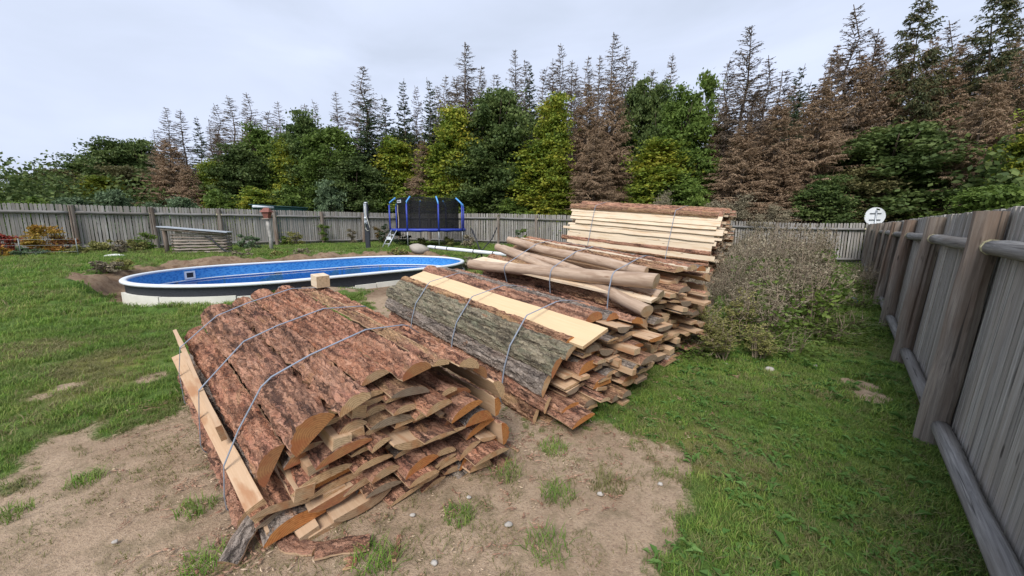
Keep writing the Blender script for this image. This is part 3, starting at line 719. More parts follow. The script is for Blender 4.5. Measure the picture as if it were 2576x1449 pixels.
def plank_mesh(name, L, w, h, mats, seed, wav=.006, nl=12, nc=1):
    r = np.random.default_rng(seed); V = []; F = []; mi = []; uv = []
    yy = np.linspace(0, L, nl + 1); ox = r.uniform(-.01, .01, nl + 1) * 0 + wav * vnoise(yy * 2, seed); oz = wav * vnoise(yy * 1.5, seed + 8.)
    e1 = wav * vnoise(yy * 6, seed + 3.); o_ = r.uniform(0, 9)
    for i, y in enumerate(yy): V += [(-w / 2 + ox[i] + e1[i], y, oz[i]), (w / 2 + ox[i] - e1[i], y, oz[i]), (w / 2 + ox[i] - e1[i], y, h + oz[i]), (-w / 2 + ox[i] + e1[i], y, h + oz[i])]
    pe = [0, w, w + h, 2 * w + h, 2 * w + 2 * h]
    for i in range(nl):
        for k in range(4):
            k2 = (k + 1) % 4; F.append((i * 4 + k, i * 4 + k2, i * 4 + 4 + k2, i * 4 + 4 + k)); mi.append(1)
            uv += [(yy[i], pe[k] + o_), (yy[i], pe[k + 1] + o_), (yy[i + 1], pe[k + 1] + o_), (yy[i + 1], pe[k] + o_)]
    for f in ((3, 2, 1, 0), (nl * 4, nl * 4 + 1, nl * 4 + 2, nl * 4 + 3)):
        F.append(f); mi.append(2)
        for q in f: uv.append((V[q][0], V[q][2] + .08))
    return mk_mesh(name, V, F, mats, mi, uv)
def log_mesh(name, L, r0, seed, mats, bend=.05, nl=60, n=20):
    r = np.random.default_rng(seed); yy = np.linspace(0, L, nl + 1); V = np.zeros((nl + 1, n, 3)); an = np.linspace(0, 2 * np.pi, n, endpoint=False)
    A_, Y_ = np.meshgrid(an, yy); rad = r0 * (1.0 - .12 * Y_ / L) * (1 + .05 * vnoise(np.cos(A_) * 1.5 + seed, np.sin(A_) * 1.5, Y_ * 1.3) +   .075 * fbm(np.cos(A_) * 5 + seed, np.sin(A_) * 5, Y_ * 6, 3))
    for kk in range(9):
        ka, ky = r.uniform(0, 6.28), r.uniform(0, L); dd = ((np.angle(np.exp(1j * (A_ - ka))) * r0) ** 2 + (Y_ - ky) ** 2) / .03 ** 2; rad += r0 * .13 * np.exp(-dd)
    bx = bend * np.sin(yy / L * 3.1) + .015 * vnoise(yy * 1.2, seed); bz = .02 * vnoise(yy * 1.1, seed + 4.)
    V[..., 0] = np.cos(A_) * rad + bx[:, None]; V[..., 2] = np.sin(A_) * rad + bz[:, None]; V[..., 1] = Y_
    V[0, :, 1] += .02 * np.sin(an + seed); V[-1, :, 1] += .02 * np.cos(an)
    idx = np.arange((nl + 1) * n).reshape(nl + 1, n); F = []; mi = []; uv = []
    for i in range(nl):
        for k in range(n):
            k2 = (k + 1) % n; F.append((idx[i, k], idx[i, k2], idx[i + 1, k2], idx[i + 1, k])); mi.append(0)
            uv += [(yy[i], k * .03), (yy[i], (k + 1) * .03), (yy[i + 1], (k + 1) * .03), (yy[i + 1], k * .03)]
    for f in (tuple(idx[0])[::-1], tuple(idx[-1])):
        F.append(f); mi.append(2)
        for q in f: p = V.reshape(-1, 3)[q]; uv.append((p[0], p[2]))
    return mk_mesh(name, V.reshape(-1, 3), F, mats, mi, uv, smooth=[m_ == 0 for m_ in mi])
class Bundle:
    def __init__(s, label, F, B, v, zf, zb, group):
        s.F = Vector((*F, zf)); s.B = Vector((*B, zb)); s.v = Vector((*v, 0)).normalized(); s.u = (s.B - s.F); s.L = s.u.length; s.u.normalize()
        s.root = thing('firewood_bundle', label, 'firewood bundle', s.F, 0, group); s.i = 0
        X = (s.v - s.u * s.v.dot(s.u)).normalized(); s.X = X; s.Z = X.cross(s.u)
    def pt(s, a, l, z): return s.v * a + s.u * l + s.Z * z        # relative to the root
    def frame(s, a, z, l0, tilt=0, a2=None, z2=None, l2=None, roll=0):
        p = s.pt(a, l0, z); Y = s.u
        if a2 is not None: Y = (s.pt(a2, l2, z2) - p).normalized()
        X = (s.v - Y * s.v.dot(Y)).normalized(); Z = X.cross(Y)
        M = Matrix.Identity(4)
        for i in range(3): M[i][0], M[i][1], M[i][2], M[i][3] = X[i], Y[i], Z[i], p[i]
        return M @ Matrix.Rotation(-R(tilt), 4, 'Y')
    def put(s, name, me, a, z, l0=0, tilt=0, label=None, **k):
        o = ob(name, me, s.root, mat4=s.frame(a, z, l0, tilt, **k)); s.i += 1
        if label: o['label'] = label
        return o
    def fill(s, W, top, seed, meshes, widths, dz, bot=0.0, jit=.10, a0=0.0, planks=None, pp=.2, smin=.7, push=0.0, flip=.28):
        r = random.Random(seed); z = bot; n = 0
        while z < 3:
            row = 0; a = a0 + r.uniform(-.03, .05)
            while a < W:
                me, mw, mh, isp = r.choice(planks) if planks and r.random() < pp else r.choice(meshes)
                sx = r.uniform(.8, 1.2); w = mw * sx; c = a + w / 2
                if z + mh * .8 < top(c) and a + w * .85 < W:
                    tl = r.gauss(0, 7); fl = 180 if (r.random() < flip and not isp) else 0
                    zz = z + r.uniform(-.006, .012) + (mh if fl else 0)
                    M = s.frame(c, zz, max(-.3, min(.3, r.gauss(0, jit))) + push * max(0, 1 - z / .5), tl + fl) @ Matrix.Diagonal((sx, 1 + r.uniform(-.03, .02), r.uniform(.85, 1.15), 1)) @ Matrix.Rotation(r.gauss(0, .012), 4, 'Z')
                    ob('slab' if not isp else 'board', me, s.root, mat4=M); n += 1; row += 1
                a += w * r.uniform(.90, 1.0)
            z += dz * r.uniform(.85, 1.15)
            if z > top(W * .5) and row == 0: break
        return n
    def strap(s, l, prof, skew=0, dbl=False):
        """a tight closed loop round whatever the bundle holds at that length"""
        q_ = []; X, U, Z = np.array(s.X), np.array(s.u), np.array(s.Z)
        for ch in bpy.data.objects:
            if ch.parent != s.root or ch.type != 'MESH' or ch.name.startswith('strap'): continue
            n_ = len(ch.data.vertices); co = np.empty(n_ * 3, np.float32); ch.data.vertices.foreach_get('co', co); co = co.reshape(-1, 3)
            M_ = np.array(ch.matrix_basis); P_ = co @ M_[:3, :3].T + M_[:3, 3]
            a_ = P_ @ X; l_ = P_ @ U; z_ = P_ @ Z
            if n_ < 120 or ch.name.startswith(('board', 'beam')):      # few vertices: sample along the piece
                i0 = l_.argsort(); lo_, hi_ = l_[i0[:4]].mean(), l_[i0[-4:]].mean()
                if not lo_ < l < hi_: continue
                f_ = (l - lo_) / (hi_ - lo_); q_ += [(a_[i0[:4]].min() * (1 - f_) + a_[i0[-4:]].min() * f_, zz) for zz in (z_[i0[:4]].min() * (1 - f_) + z_[i0[-4:]].min() * f_, z_[i0[:4]].max() * (1 - f_) + z_[i0[-4:]].max() * f_)]
                q_ += [(a_[i0[:4]].max() * (1 - f_) + a_[i0[-4:]].max() * f_, zz) for zz in (z_[i0[:4]].min() * (1 - f_) + z_[i0[-4:]].min() * f_, z_[i0[:4]].max() * (1 - f_) + z_[i0[-4:]].max() * f_)]
            else:
                k_ = np.abs(l_ - l - skew * (a_ - .7)) < .05; q_ += list(zip(a_[k_], z_[k_]))
        q_ = sorted((float(x_), float(max(y_, -.02))) for x_, y_ in q_); hull = []
        for rng_ in (q_, q_[::-1]):
            h_ = []
            for p_ in rng_:
                while len(h_) > 1 and (h_[-1][0] - h_[-2][0]) * (p_[1] - h_[-2][1]) - (h_[-1][1] - h_[-2][1]) * (p_[0] - h_[-2][0]) <= 0: h_.pop()
                h_.append(p_)
            hull += h_[:-1]
        b = MB(); pts = []
        for i in range(len(hull)):
            (a, z), (a2, z2) = hull[i], hull[(i + 1) % len(hull)]; m_ = max(1, int(math.hypot(a2 - a, z2 - z) / .05))
            for k in range(m_):
                t_ = k / m_; aa = a + (a2 - a) * t_; zz = z + (z2 - z) * t_
                pts.append(s.X * aa + s.u * (l + skew * (aa - .7)) + s.Z * zz)
        n = len(pts); cen = sum(pts, Vector()) / n; V = []; F = []
        for i, p in enumerate(pts):
            tg = (pts[(i + 1) % n] - pts[i - 1]).normalized(); nn = tg.cross(s.u).normalized(); 
            if nn.dot(p - cen) < 0: nn = -nn
            for (du, dn) in ((-.0075, 0), (.0075, 0), (.0075, .004), (-.0075, .004)): V.append(p + s.u * du + nn * dn)
        for i in range(n):
            for k in range(4): F.append((i * 4 + k, i * 4 + (k + 1) % 4, ((i + 1) % n) * 4 + (k + 1) % 4, ((i + 1) % n) * 4 + k))
        b.add(V, F); return b.obj('strap', STRAP, s.root)
GB = 'strapped bundles of sawmill slab wood'
def lib(seed, L, barks, ends, sizes, nl=26, nc=8, amp=.007, sawn=SAWN):
    return [(slab_mesh('slab', L, w, h, nl, nc, [BK[barks[i % len(barks)]], sawn, ends[i % len(ends)]], seed + i, amp=amp, fine=False), w, h, False) for i, (w, h) in enumerate(sizes)]
def plib(seed, L, ends, sizes, sawn=SAWN):
    return [(plank_mesh('board', L, w, h, [sawn, sawn, ends[i % len(ends)]], seed + i), w, h, True) for i, (w, h) in enumerate(sizes)]

# ---- bundle 1, nearest
b1 = Bundle('nearest strapped firewood bundle of red pine bark slabs with a square beam on its side', (-1.37, 1.82), (-3.13, 3.50), (.85, .52), .0, .21, GB)
L1 = b1.L
sz = [(.22, .05), (.17, .04), (.28, .07), (.18, .035), (.24, .05), (.14, .045), (.29, .055), (.18, .06), (.21, .03), (.32, .085)]
ms1 = lib(100, L1, ['red', 'redgrey', 'redgrey', 'grey', 'orange', 'redgrey'], [ENDT, ENDT, ENDO, ENDT, ENDG, ENDT, ENDT], sz)
pl1 = plib(130, L1, [ENDT, ENDP, ENDG], [(.14, .035), (.11, .07), (.18, .03), (.09, .09)])
top1 = lambda s_: .845 * max(0, 1 - abs((s_ - .78) / .83) ** 2.8) - .09
b1.fill(1.56, top1, 5, ms1, None, .047, planks=pl1, pp=.08, a0=-.02, jit=.055, push=-.06, flip=.12)
def wrap(B_, prof, ws, seed, L, res=(150, 26), h=.30, l0s=None, dls=None, gap=.014):
    """lays slabs side by side over the profile, bark outwards; ws = (width, bark, end, front offset)"""
    pr_ = [Vector(q) for q in prof]; cum = [0]
    for q0, q1 in zip(pr_[:-1], pr_[1:]): cum.append(cum[-1] + (q1 - q0).length)
    def at(t_):
        t_ = max(0, min(t_, cum[-1] - 1e-4))
        for i in range(len(cum) - 1):
            if t_ <= cum[i + 1]: return pr_[i].lerp(pr_[i + 1], (t_ - cum[i]) / (cum[i + 1] - cum[i]))
    tot = sum(w[0] + gap for w in ws); k_ = cum[-1] / tot; t_ = 0; rr = random.Random(seed)
    for i, (w, bk, en, l0, dl, hk) in enumerate(ws):
        q0, q1 = at(t_), at(t_ + w * k_); c = (q0 + q1) / 2; ang = math.degrees(math.atan2(q1.y - q0.y, q1.x - q0.x)); ww = w * k_
        nn = Vector((-(q1 - q0).y, (q1 - q0).x)).normalized(); c += nn * rr.uniform(-.026, .014)
        B_.put('slab', slab_mesh('slab', L + dl, ww, ww * (hk + .06), res[0], res[1], [BK[bk], SAWN, en], seed + i, amp=.019 if bk in ('redgrey', 'grey') else .013), c.x, c.y, l0, ang + rr.uniform(-4, 4))
        t_ += (w + gap) * k_
wrap(b1, [(-.03, .02), (.04, .30), (.17, .55), (.39, .74), (.68, .835), (.95, .865), (1.2, .825), (1.38, .70), (1.49, .48), (1.53, .10)],
     [(.20, 'redgrey', ENDT, .08, -.1, .3), (.17, 'grey', ENDT, .16, -.2, .3), (.27, 'red', ENDO, .0, 0, .30), (.30, 'redgrey', ENDO, -.12, .05, .40), (.22, 'redgrey', ENDT, -.13, .05, .34), (.20, 'red', ENDT, .06, 0, .3),
      (.235, 'red', ENDO, -.04, 0, .34), (.15, 'orange', ENDT, -.01, -.05, .25), (.21, 'red', ENDT, -.05, .04, .3), (.18, 'red', ENDO, .03, 0, .32), (.20, 'redgrey', ENDT, -.02, 0, .33), (.2, 'redgrey', ENDO, .05, -.1, .3), (.22, 'redgrey', ENDO, -.02, 0, .3)], 300, L1)
def cov(B_, rows, seed, L, res=(150, 26)):
    for i, (a, z, tl, w, h, bk, en, l0, dl) in enumerate(rows):
        B_.put('slab', slab_mesh('slab', L + dl, w, h, res[0], res[1], [BK[bk], SAWN, en], seed + i, amp=.014), a, z, l0, tl)
b1.put('beam', plank_mesh('beam', L1 + .02, .085, .105, [SAWN, SAWN, ENDT], 5, .002, 10), .03, .21, -.06, 20, label='square sawn beam tied to the left side', a2=-.02, z2=.22, l2=L1)
b1.put('board', plank_mesh('board', L1 - .6, .03, .11, [SAWN, SAWN, ENDT], 6, .004, 10), -.015, .36, .55, 10, label='thin sawn board on edge above the beam', a2=-.02, z2=.46, l2=L1)
for i, (a, w_, l0, bk, fl) in enumerate([(.12, .30, -.06, 'redgrey', 0), (.42, .28, -.02, 'redgrey', 0), (.30, .2, -.12, 'red', 180), (.72, .3, .03, 'red', 0), (1.05, .26, .06, 'grey', 0)]):
    b1.put('slab', slab_mesh('slab', L1 - .2, w_, .055, 60, 12, [BK[bk], SAWN, ENDT], 900 + i, amp=.01), a, .012 + (.05 if fl else 0), l0, fl + [9, -3, 4, 2, -4][i])
P1 = [(-.10, .08), (-.03, .42), (.13, .66), (.38, .86), (.68, .925), (.95, .945), (1.2, .90), (1.42, .75), (1.57, .50), (1.60, .15), (1.4, -.015), (.1, -.015)]
for l, sk in ((.42, .10), (1.12, .08), (1.95, .05)): b1.strap(l, P1, sk)

# ---- bundle 2
b2 = Bundle('second strapped firewood bundle with a broad pale plank and a lichened slab on top', (.30, 3.03), (-1.85, 5.6), (.775, .632), .0, .2, GB)
L2 = b2.L
ms2 = lib(150, L2, ['grey', 'redgrey', 'orange', 'grey', 'redgrey'], [ENDT, ENDP, ENDG, ENDT, ENDO], sz)
pl2 = plib(170, L2, [ENDT, ENDP, ENDG], [(.14, .03), (.10, .05), (.17, .03), (.07, .06), (.12, .025)])
top2 = lambda s_: .84 * max(0, 1 - abs((s_ - .84) / .86) ** 2.8) - .06
b2.fill(1.52, top2, 8, ms2, None, .046, planks=pl2, pp=.38, a0=.03, jit=.12)
cov(b2, [(-.02, .08, 70, .16, .05, 'orange', ENDT, .1, -.2), (.0, .215, 64, .15, .045, 'redgrey', ENDT, .0, -.1), (.03, .38, 60, .22, .07, 'grey', ENDT, .04, 0), (.09, .53, 52, .19, .08, 'lichen', ENDO, .0, .1), (.18, .65, 42, .16, .06, 'lichen', ENDT, -.05, .05), (.26, .71, 28, .12, .05, 'orange', ENDO, .03, 0),
         (.70, .80, 6, .27, .10, 'redgrey', ENDO, .14, -.1), (.93, .79, 0, .21, .07, 'grey', ENDO, .1, .0), (1.13, .76, -12, .22, .07, 'redgrey', ENDO, -.05, 0), (1.32, .69, -28, .22, .07, 'redgrey', ENDT, 0, 0), (1.47, .54, -55, .25, .07, 'redgrey', ENDT, .03, 0), (1.55, .32, -78, .26, .07, 'redgrey', ENDT, 0, 0)], 340, L2)
b2.put('board', plank_mesh('plank', L2 + .1, .34, .03, [SAWNY, SAWNY, ENDT], 9, .005), .41, .745, -.12, 17, label='broad pale sawn plank on top')
b2.put('board', plank_mesh('plank', L2 - .1, .34, .025, [SAWN, SAWN, ENDT], 10, .006), .37, .71, -.02, 22)
P2 = [(-.13, .06), (-.07, .48), (.06, .70), (.28, .80), (.55, .88), (.85, .97), (1.15, .93), (1.42, .82), (1.62, .5), (1.62, .1), (1.4, -.015), (.05, -.015)]
for l, sk in ((.62, .10), (1.55, .1), (2.55, .08)): b2.strap(l, P2, sk)

# ---- bundle 3
b3 = Bundle('third strapped firewood bundle with peeled round logs lying across its top', (1.50, 4.28), (-.48, 6.85), (.775, .632), .0, .28, GB)
L3 = b3.L
ms3 = lib(180, L3, ['grey', 'redgrey', 'orange'], [ENDT, ENDP, ENDG, ENDT], sz)
pl3 = plib(195, L3, [ENDT, ENDP], [(.16, .03), (.12, .05), (.2, .03), (.09, .07)])
top3 = lambda s_: 1.12 * max(0, 1 - abs((s_ - .72) / .76) ** 3.2) - .05
b3.fill(1.36, top3, 12, ms3, None, .056, planks=pl3, pp=.35, a0=.03)
cov(b3, [(-.02, .25, 75, .32, .09, 'grey', ENDT, .05, 0), (-.02, .55, 72, .32, .10, 'redgrey', ENDT, .0, 0), (.03, .82, 55, .30, .08, 'orange', ENDT, 0, 0), (1.05, 1.15, -5, .24, .08, 'grey', ENDO, -.05, 0), (.80, 1.18, 2, .24, .08, 'redgrey', ENDT, -.05, -.1), (.58, 1.17, 4, .2, .07, 'orange', ENDT, .0, -.05), (1.24, 1.02, -20, .24, .08, 'orange', ENDT, -.05, .05), (1.38, .8, -60, .3, .08, 'redgrey', ENDT, 0, 0), (1.42, .5, -78, .3, .08, 'redgrey', ENDT, 0, 0)], 380, L3, (90, 18))
LM = [LOGM, LOGM, ENDP]
b3.put('log', log_mesh('log', L3 - .05, .088, 3, LM, .03), .02, 1.10, -.04, 0, label='long peeled log lying lengthwise on the near edge', a2=-.48, z2=.80, l2=L3)
b3.put('log', log_mesh('log', L3 + .2, .075, 4, LM, .05), -.17, .82, -.10, 0, a2=.22, z2=1.06, l2=L3, label='peeled log slanting down to the front end')
b3.put('log', log_mesh('log', L3 - .3, .072, 8, LM, -.05), .36, 1.13, .30, 0, a2=.46, z2=1.18, l2=L3)
b3.put('log', log_mesh('log', L3 + .0, .07, 9, LM, .02), .14, .93, -.05, 0, a2=.28, z2=1.05, l2=L3)
b3.put('board', plank_mesh('plank', L3, .34, .03, [SAWNL, SAWNL, ENDP], 19, .006), .10, .90, -.05, 8, a2=-.30, z2=.86, l2=L3)
b3.put('board', plank_mesh('plank', L3 - .3, .16, .03, [SAWN, SAWN, ENDP], 20, .006), .62, 1.17, .0, 3)
b3.put('board', plank_mesh('plank', L3, .10, .03, [SAWNL, SAWNL, ENDP], 21, .006), .72, 1.20, -.05, 3)
P3 = [(-.22, .10), (-.16, .7), (-.10, 1.02), (.05, 1.22), (.45, 1.27), (.85, 1.24), (1.15, 1.17), (1.38, .98), (1.49, .6), (1.49, .1), (1.3, -.015), (.05, -.015)]
for l, sk in ((.62, .2), (1.55, .2), (2.45, .2)): b3.strap(l, P3, sk)

# ---- bundle 4, tall stack of pale slabs
b4 = Bundle('tall farthest firewood bundle of pale sawn slabs beside the dry weeds', (5.0, 9.65), (1.64, 12.2), (.62, .785), .0, .36, GB)
L4 = b4.L
ms4 = lib(210, L4, ['redgrey', 'orange', 'grey'], [ENDP, ENDP, ENDT, ENDP], [(.2, .06), (.26, .08), (.16, .05), (.3, .09), (.22, .07)], 14, 6, .005, SAWNL)
pl4 = plib(230, L4, [ENDP, ENDP, ENDT], [(.16, .05), (.2, .04), (.12, .06), (.24, .05)], SAWNL)
top4 = lambda s_: 2.10 * max(0, 1 - abs((s_ - 1.05) / 1.1) ** 4) - .04
b4.fill(2.05, top4, 21, ms4, None, .088, planks=pl4, pp=.45, a0=.05, jit=.09)
r4 = random.Random(3); z = .05; i = 0
while z < 2.0:
    w = r4.uniform(.06, .17); lean = 0 if z < .8 else (z - .8) * .34
    bark = (z < .35 or .62 < z < .8 or .95 < z < 1.02 or z > 1.86 or r4.random() < .16)
    if bark: me = slab_mesh('slab', L4 + r4.uniform(-.1, .1), w * 1.1, .07, 60, 10, [BK[['redgrey', 'orange', 'grey'][i % 3]], SAWNL, ENDP], 420 + i, amp=.009)
    else: me = plank_mesh('board', L4 + r4.uniform(-.15, .1), w, .04, [SAWNL, SAWNL, ENDP], 420 + i, .009, 14)
    b4.put('slab' if bark else 'board', me, -.03 + lean * .55 + r4.uniform(-.035, .02), z + w / 2, r4.uniform(-.12, .08), 82 - lean * 70 + r4.uniform(-6, 6)); z += w * (.92 if lean < .05 else .8); i += 1
for a, z, tl, bk in ((.45, 2.02, 30, 'redgrey'), (.68, 2.10, 14, 'redgrey'), (.95, 2.13, 4, 'orange'), (1.22, 2.12, -4, 'grey'), (1.5, 2.07, -12, 'redgrey'), (1.75, 1.97, -26, 'orange')):
    b4.put('slab', slab_mesh('slab', L4, .30, .09, 80, 14, [BK[bk], SAWNL, ENDP], 460 + int(a * 100), amp=.014), a, z - .02, r4.uniform(-.1, .1), tl)
P4 = [(-.12, .05), (-.12, 1.3), (.05, 1.75), (.35, 2.12), (.75, 2.24), (1.2, 2.24), (1.7, 2.12), (2.1, 1.7), (2.2, .8), (2.15, -.015), (.05, -.015)]
for l in (1.05, 3.35): b4.strap(l, P4, -.08)

# block on top of bundle 1, bark scraps, loose chips
p = b1.root.location + b1.pt(1.16, L1 - .22, .895)
tag(ob('wooden_block', plank_mesh('wooden_block', .16, .13, .12, [SAWN, SAWNL, ENDP], 77, .001, 1), mat4=Matrix.Translation(p) @ b1.frame(0, 0, 0).to_3x3().to_4x4()), 'short square wooden block lying on the nearest bundle', 'wooden block')
def loose(px, py, L, w, h, rz, lb, bk='redgrey', tilt=0, z=.0, name='bark_piece', cat='bark piece', grp='loose bark pieces on the bare earth'):
    x, y = ground_px(px, py); me = slab_mesh(name, L, w, h, 30, 10, [BK[bk], SAWN, ENDT], int(px), amp=.008, bow=.02)
    return tag(ob(name, me, loc=(x, y, T(x, y) + z), rot=(tilt, 0, rz)), lb, cat, grp)
loose(575, 1420, .30, .11, .05, -.1, 'grey bark piece leaning on the near bundle left foot', 'grey', .5, .0)
loose(545, 1165, .34, .07, .04, .75, 'long curl of bark hanging at the left foot of the near bundle', 'redgrey', .0)
loose(1305, 1140, .22, .022, .012, .9, 'thin red splinter on the earth right of the near bundle', 'red')
loose(990, 1425, .16, .035, .02, .1, 'narrow bark strip in front of the near bundle', 'redgrey')
loose(875, 1440, .06, .05, .02, .3, 'small red bark scrap at the bottom edge', 'red')
loose(800, 1400, .30, .09, .03, 1.2, 'broken bark piece under the front of the near bundle', 'redgrey')
loose(930, 1380, .26, .10, .04, 1.9, 'bark slab end fallen before the near bundle', 'redgrey', .1)
loose(1655, 900, .35, .08, .03, .5, 'pale splinter beside the third bundle foot', 'orange')
loose(1625, 945, .3, .07, .03, 2.2, 'brown splinter on grass right of the second bundle', 'orange')
STN = plain('pale_stone', (.40, .37, .33), .85, .2, var=.2, sc=25, bump=.5)
def stone(px, py, r, lb, seed, m=None, name='stone', flat=.6, grp='small stones on the ground'):
    x, y = ground_px(px, py); n = 14; V = []; F = []
    for i in range(8):
        ph = math.pi * i / 7
        for k in range(n):
            a = 2 * math.pi * k / n; q = 1 + .3 * float(vnoise(math.cos(a) * math.sin(ph) * 1.6 + seed, math.sin(a) * math.sin(ph) * 1.6, math.cos(ph) * 1.6))
            V.append((r * q * math.sin(ph) * math.cos(a), r * q * .8 * math.sin(ph) * math.sin(a), r * q * flat * math.cos(ph) + r * flat * .5))
    for i in range(7):
        for k in range(n): F.append((i * n + k, i * n + (k + 1) % n, (i + 1) * n + (k + 1) % n, (i + 1) * n + k))
    tag(ob(name, mk_mesh(name, V, F, [m or STN], smooth=True), loc=(x, y, T(x, y))), lb, 'stone', grp)
for i, (px, py, r, lb) in enumerate([(1038, 1305, .016, 'white pebble in front of the near bundle'), (1280, 1332, .022, 'pale lump of stone on the middle of the earth'), (1093, 1432, .018, 'pale flat stone near the bottom edge'), (1510, 1245, .022, 'beige stone by the tufts towards the grass'),
                                     (1660, 1225, .018, 'grey pebble at the edge of the right grass'), (1825, 920, .03, 'white pebble below the weed clump'), (1935, 935, .05, 'flat stone in the grass under the weeds'), (2050, 925, .03, 'dark small stone in the right grass'), (1180, 1255, .016, 'tiny grey stone by the bundle corner'), (290, 1370, .014, 'pebble on the earth at lower left')]): stone(px, py, r, lb, i * 3.3)
stone(1052, 634, .38, 'rounded boulder on the pool bank in front of the trampoline', 4.4, plain('boulder', (.36, .32, .27), .9, .1, sc=6), 'boulder', .55, None)
stone(290, 645, .30, 'flat white slab of stone at the flower bed edge', 9.1, plain('white_slab', (.66, .66, .62), .8), 'flat_stone', .2, None)

# ------------------------------------------------------------------ trampoline
BLUE = plain('blue_padding', (.03, .055, .36), .45, .4, var=.25, sc=12); LBLUE = plain('light_blue_sleeve', (.10, .33, .72), .45, .4)
t = NT('safety_net', .8, .2); t.col((.012, .012, .014)); tp = t.n('BsdfTransparent'); 
ms = t.n('MixShader', {0: .24, 1: t.b.outputs[0], 2: tp.outputs[0]}); t.t.links.new(ms.outputs[0], t.t.nodes['Material Output'].inputs['Surface']); NET = t.m
BLACK = plain('black_plastic', (.02, .02, .022), .5, .4)
ALU = plain('aluminium', (.55, .57, .60), .35, .5, .5)
tx, ty = at_depth(1079, 600, 21.4)[:2]; tz = T(tx, ty); tz = float(H0 + ray(1079, 611)[2] / ray(1079, 611)[1] * 21.4) if False else tz
tr = thing('trampoline', 'large blue and black trampoline with safety net by the back fence', 'trampoline', (tx, ty, tz))
RT = 1.98; HT = .93; HN = 2.55
def circ(r, z, n=48, w=0): return [(r * math.cos(2 * math.pi * k / n), r * math.sin(2 * math.pi * k / n), z + w * math.sin(k * 2.3)) for k in range(n + 1)]
b = MB(); b.tube(circ(RT, HT - .03), .03, 8, cap=False); b.obj('frame_ring', STEEL, tr, True)
n = 48; Vv = []; F = []
for k in range(n):
    a = 2 * math.pi * k / n; sg = .035 * abs(math.sin(k * 1.1))
    for r_, z_ in ((RT - .28, HT + .01), (RT + .04, HT + .025), (RT + .075, HT - .02), (RT + .065, HT - .11 - sg), (RT - .02, HT - .05)): Vv.append((r_ * math.cos(a), r_ * math.sin(a), z_))
for k in range(n):
    k2 = (k + 1) % n
    for j in range(4): F.append((k * 5 + j, k2 * 5 + j, k2 * 5 + j + 1, k * 5 + j + 1))
MB().add(Vv, F).obj('padding', BLUE, tr, True)
MB().add(circ(RT - .26, HT)[:-1], [tuple(range(48))]).obj('jumping_mat', BLACK, tr)
rn_ = 1.66; Vv = []; F = []
for k in range(n):
    a = 2 * math.pi * k / n; sg = .05 * (1 - abs(math.cos(a * 4))) 
    for z_ in (HT + .01, HT + .6, HT + 1.1, HN - .02 - sg): Vv.append((rn_ * math.cos(a), rn_ * math.sin(a), z_))
for k in range(n):
    k2 = (k + 1) % n
    for j in range(3): F.append((k * 4 + j, k2 * 4 + j, k2 * 4 + j + 1, k * 4 + j + 1))
nt = MB().add(Vv, F).obj('safety_net', NET, tr, True)
MB().tube([(rn_ * math.cos(k * .13), rn_ * math.sin(k * .13), HN - .02 - .05 * (1 - abs(math.cos(k * .13 * 4)))) for k in range(49)], .012, 5, cap=False).obj('net_edge', BLACK, nt)
MB().tube([(-1.36, -1.0, HT + .05), (-1.34, -1.01, HT + .5), (-1.37, -.99, HT + .9), (-1.36, -1.0, HT + 1.25)], .018, 6).obj('net_zip', plain('net_zip', (.5, .42, .32)), nt)
MB().box(-.19, .19, -.004, .004, -.07, .07, M=Matrix.Translation((-1.24, -1.14, HN - .2)) @ Matrix.Rotation(-.85 + .1, 4, 'Z')).obj('net_label', plain('net_label', (.5, .52, .55)), nt)
b = MB()
for k in range(5): b.box(-.14 + k * .055, -.105 + k * .055, -.008, -.005, -.025, .03, M=Matrix.Translation((-1.24, -1.14, HN - .2)) @ Matrix.Rotation(-.75, 4, 'Z'))
b.obj('net_lettering', BLACK, nt)
for k in range(8):
    a = R(22.5 + 45 * k + 4); ca, sa = math.cos(a), math.sin(a)
    ra = RT + .07
    MB().tube([(ra * ca, ra * sa, 0), (ra * ca, ra * sa, HT + .02)], .022, 8).obj('leg', STEEL, tr, True)
    po = MB().tube([(ra * ca, ra * sa, HT - .12), (ra * ca, ra * sa, HT + 1.25)], .04, 8).obj('net_pole', BLUE, tr, True)
    MB().tube([(ra * ca, ra * sa, HT + 1.22), (ra * ca * .985, ra * sa * .985, HT + 1.36), (rn_ * 1.03 * ca, rn_ * 1.03 * sa, HN + .01)], .041, 8).obj('pole_top', LBLUE, po, True)
# ladder
lx0, ly0 = on_z(996, 622, T(-6.4, 19)); x1, y1, z1 = -1.45, -1.52, HT - .05
lx0, ly0 = -1.78, -2.15
ld = thing('trampoline_ladder', 'small aluminium ladder hooked on the left side of the trampoline', 'ladder', (tx, ty, tz))
d = Vector((.30, -.16, 0)).normalized() * .19
for sgn in (-1, 1): MB().tube([Vector((lx0, ly0, -.02)) + d * sgn, Vector((x1, y1, z1)) + d * sgn], .024, 8).obj('ladder_rail', ALU, ld, True)
for k, tt in enumerate((.22, .48, .72)):
    c_ = Vector((lx0, ly0, 0)).lerp(Vector((x1, y1, z1)), tt)
    if k == 1: MB().box(-.19, .19, -.05, .05, -.02, .02, M=Matrix.Translation(c_) @ Matrix.Rotation(math.atan2(d.y, d.x), 4, 'Z')).box(-.15, .15, -.04, -.01, .02, .13, M=Matrix.Translation(c_) @ Matrix.Rotation(math.atan2(d.y, d.x), 4, 'Z')).obj('ladder_step', PWHT, ld)
    else: MB().tube([c_ - d, c_ + d], .02, 8).obj('ladder_step', ALU, ld, True)

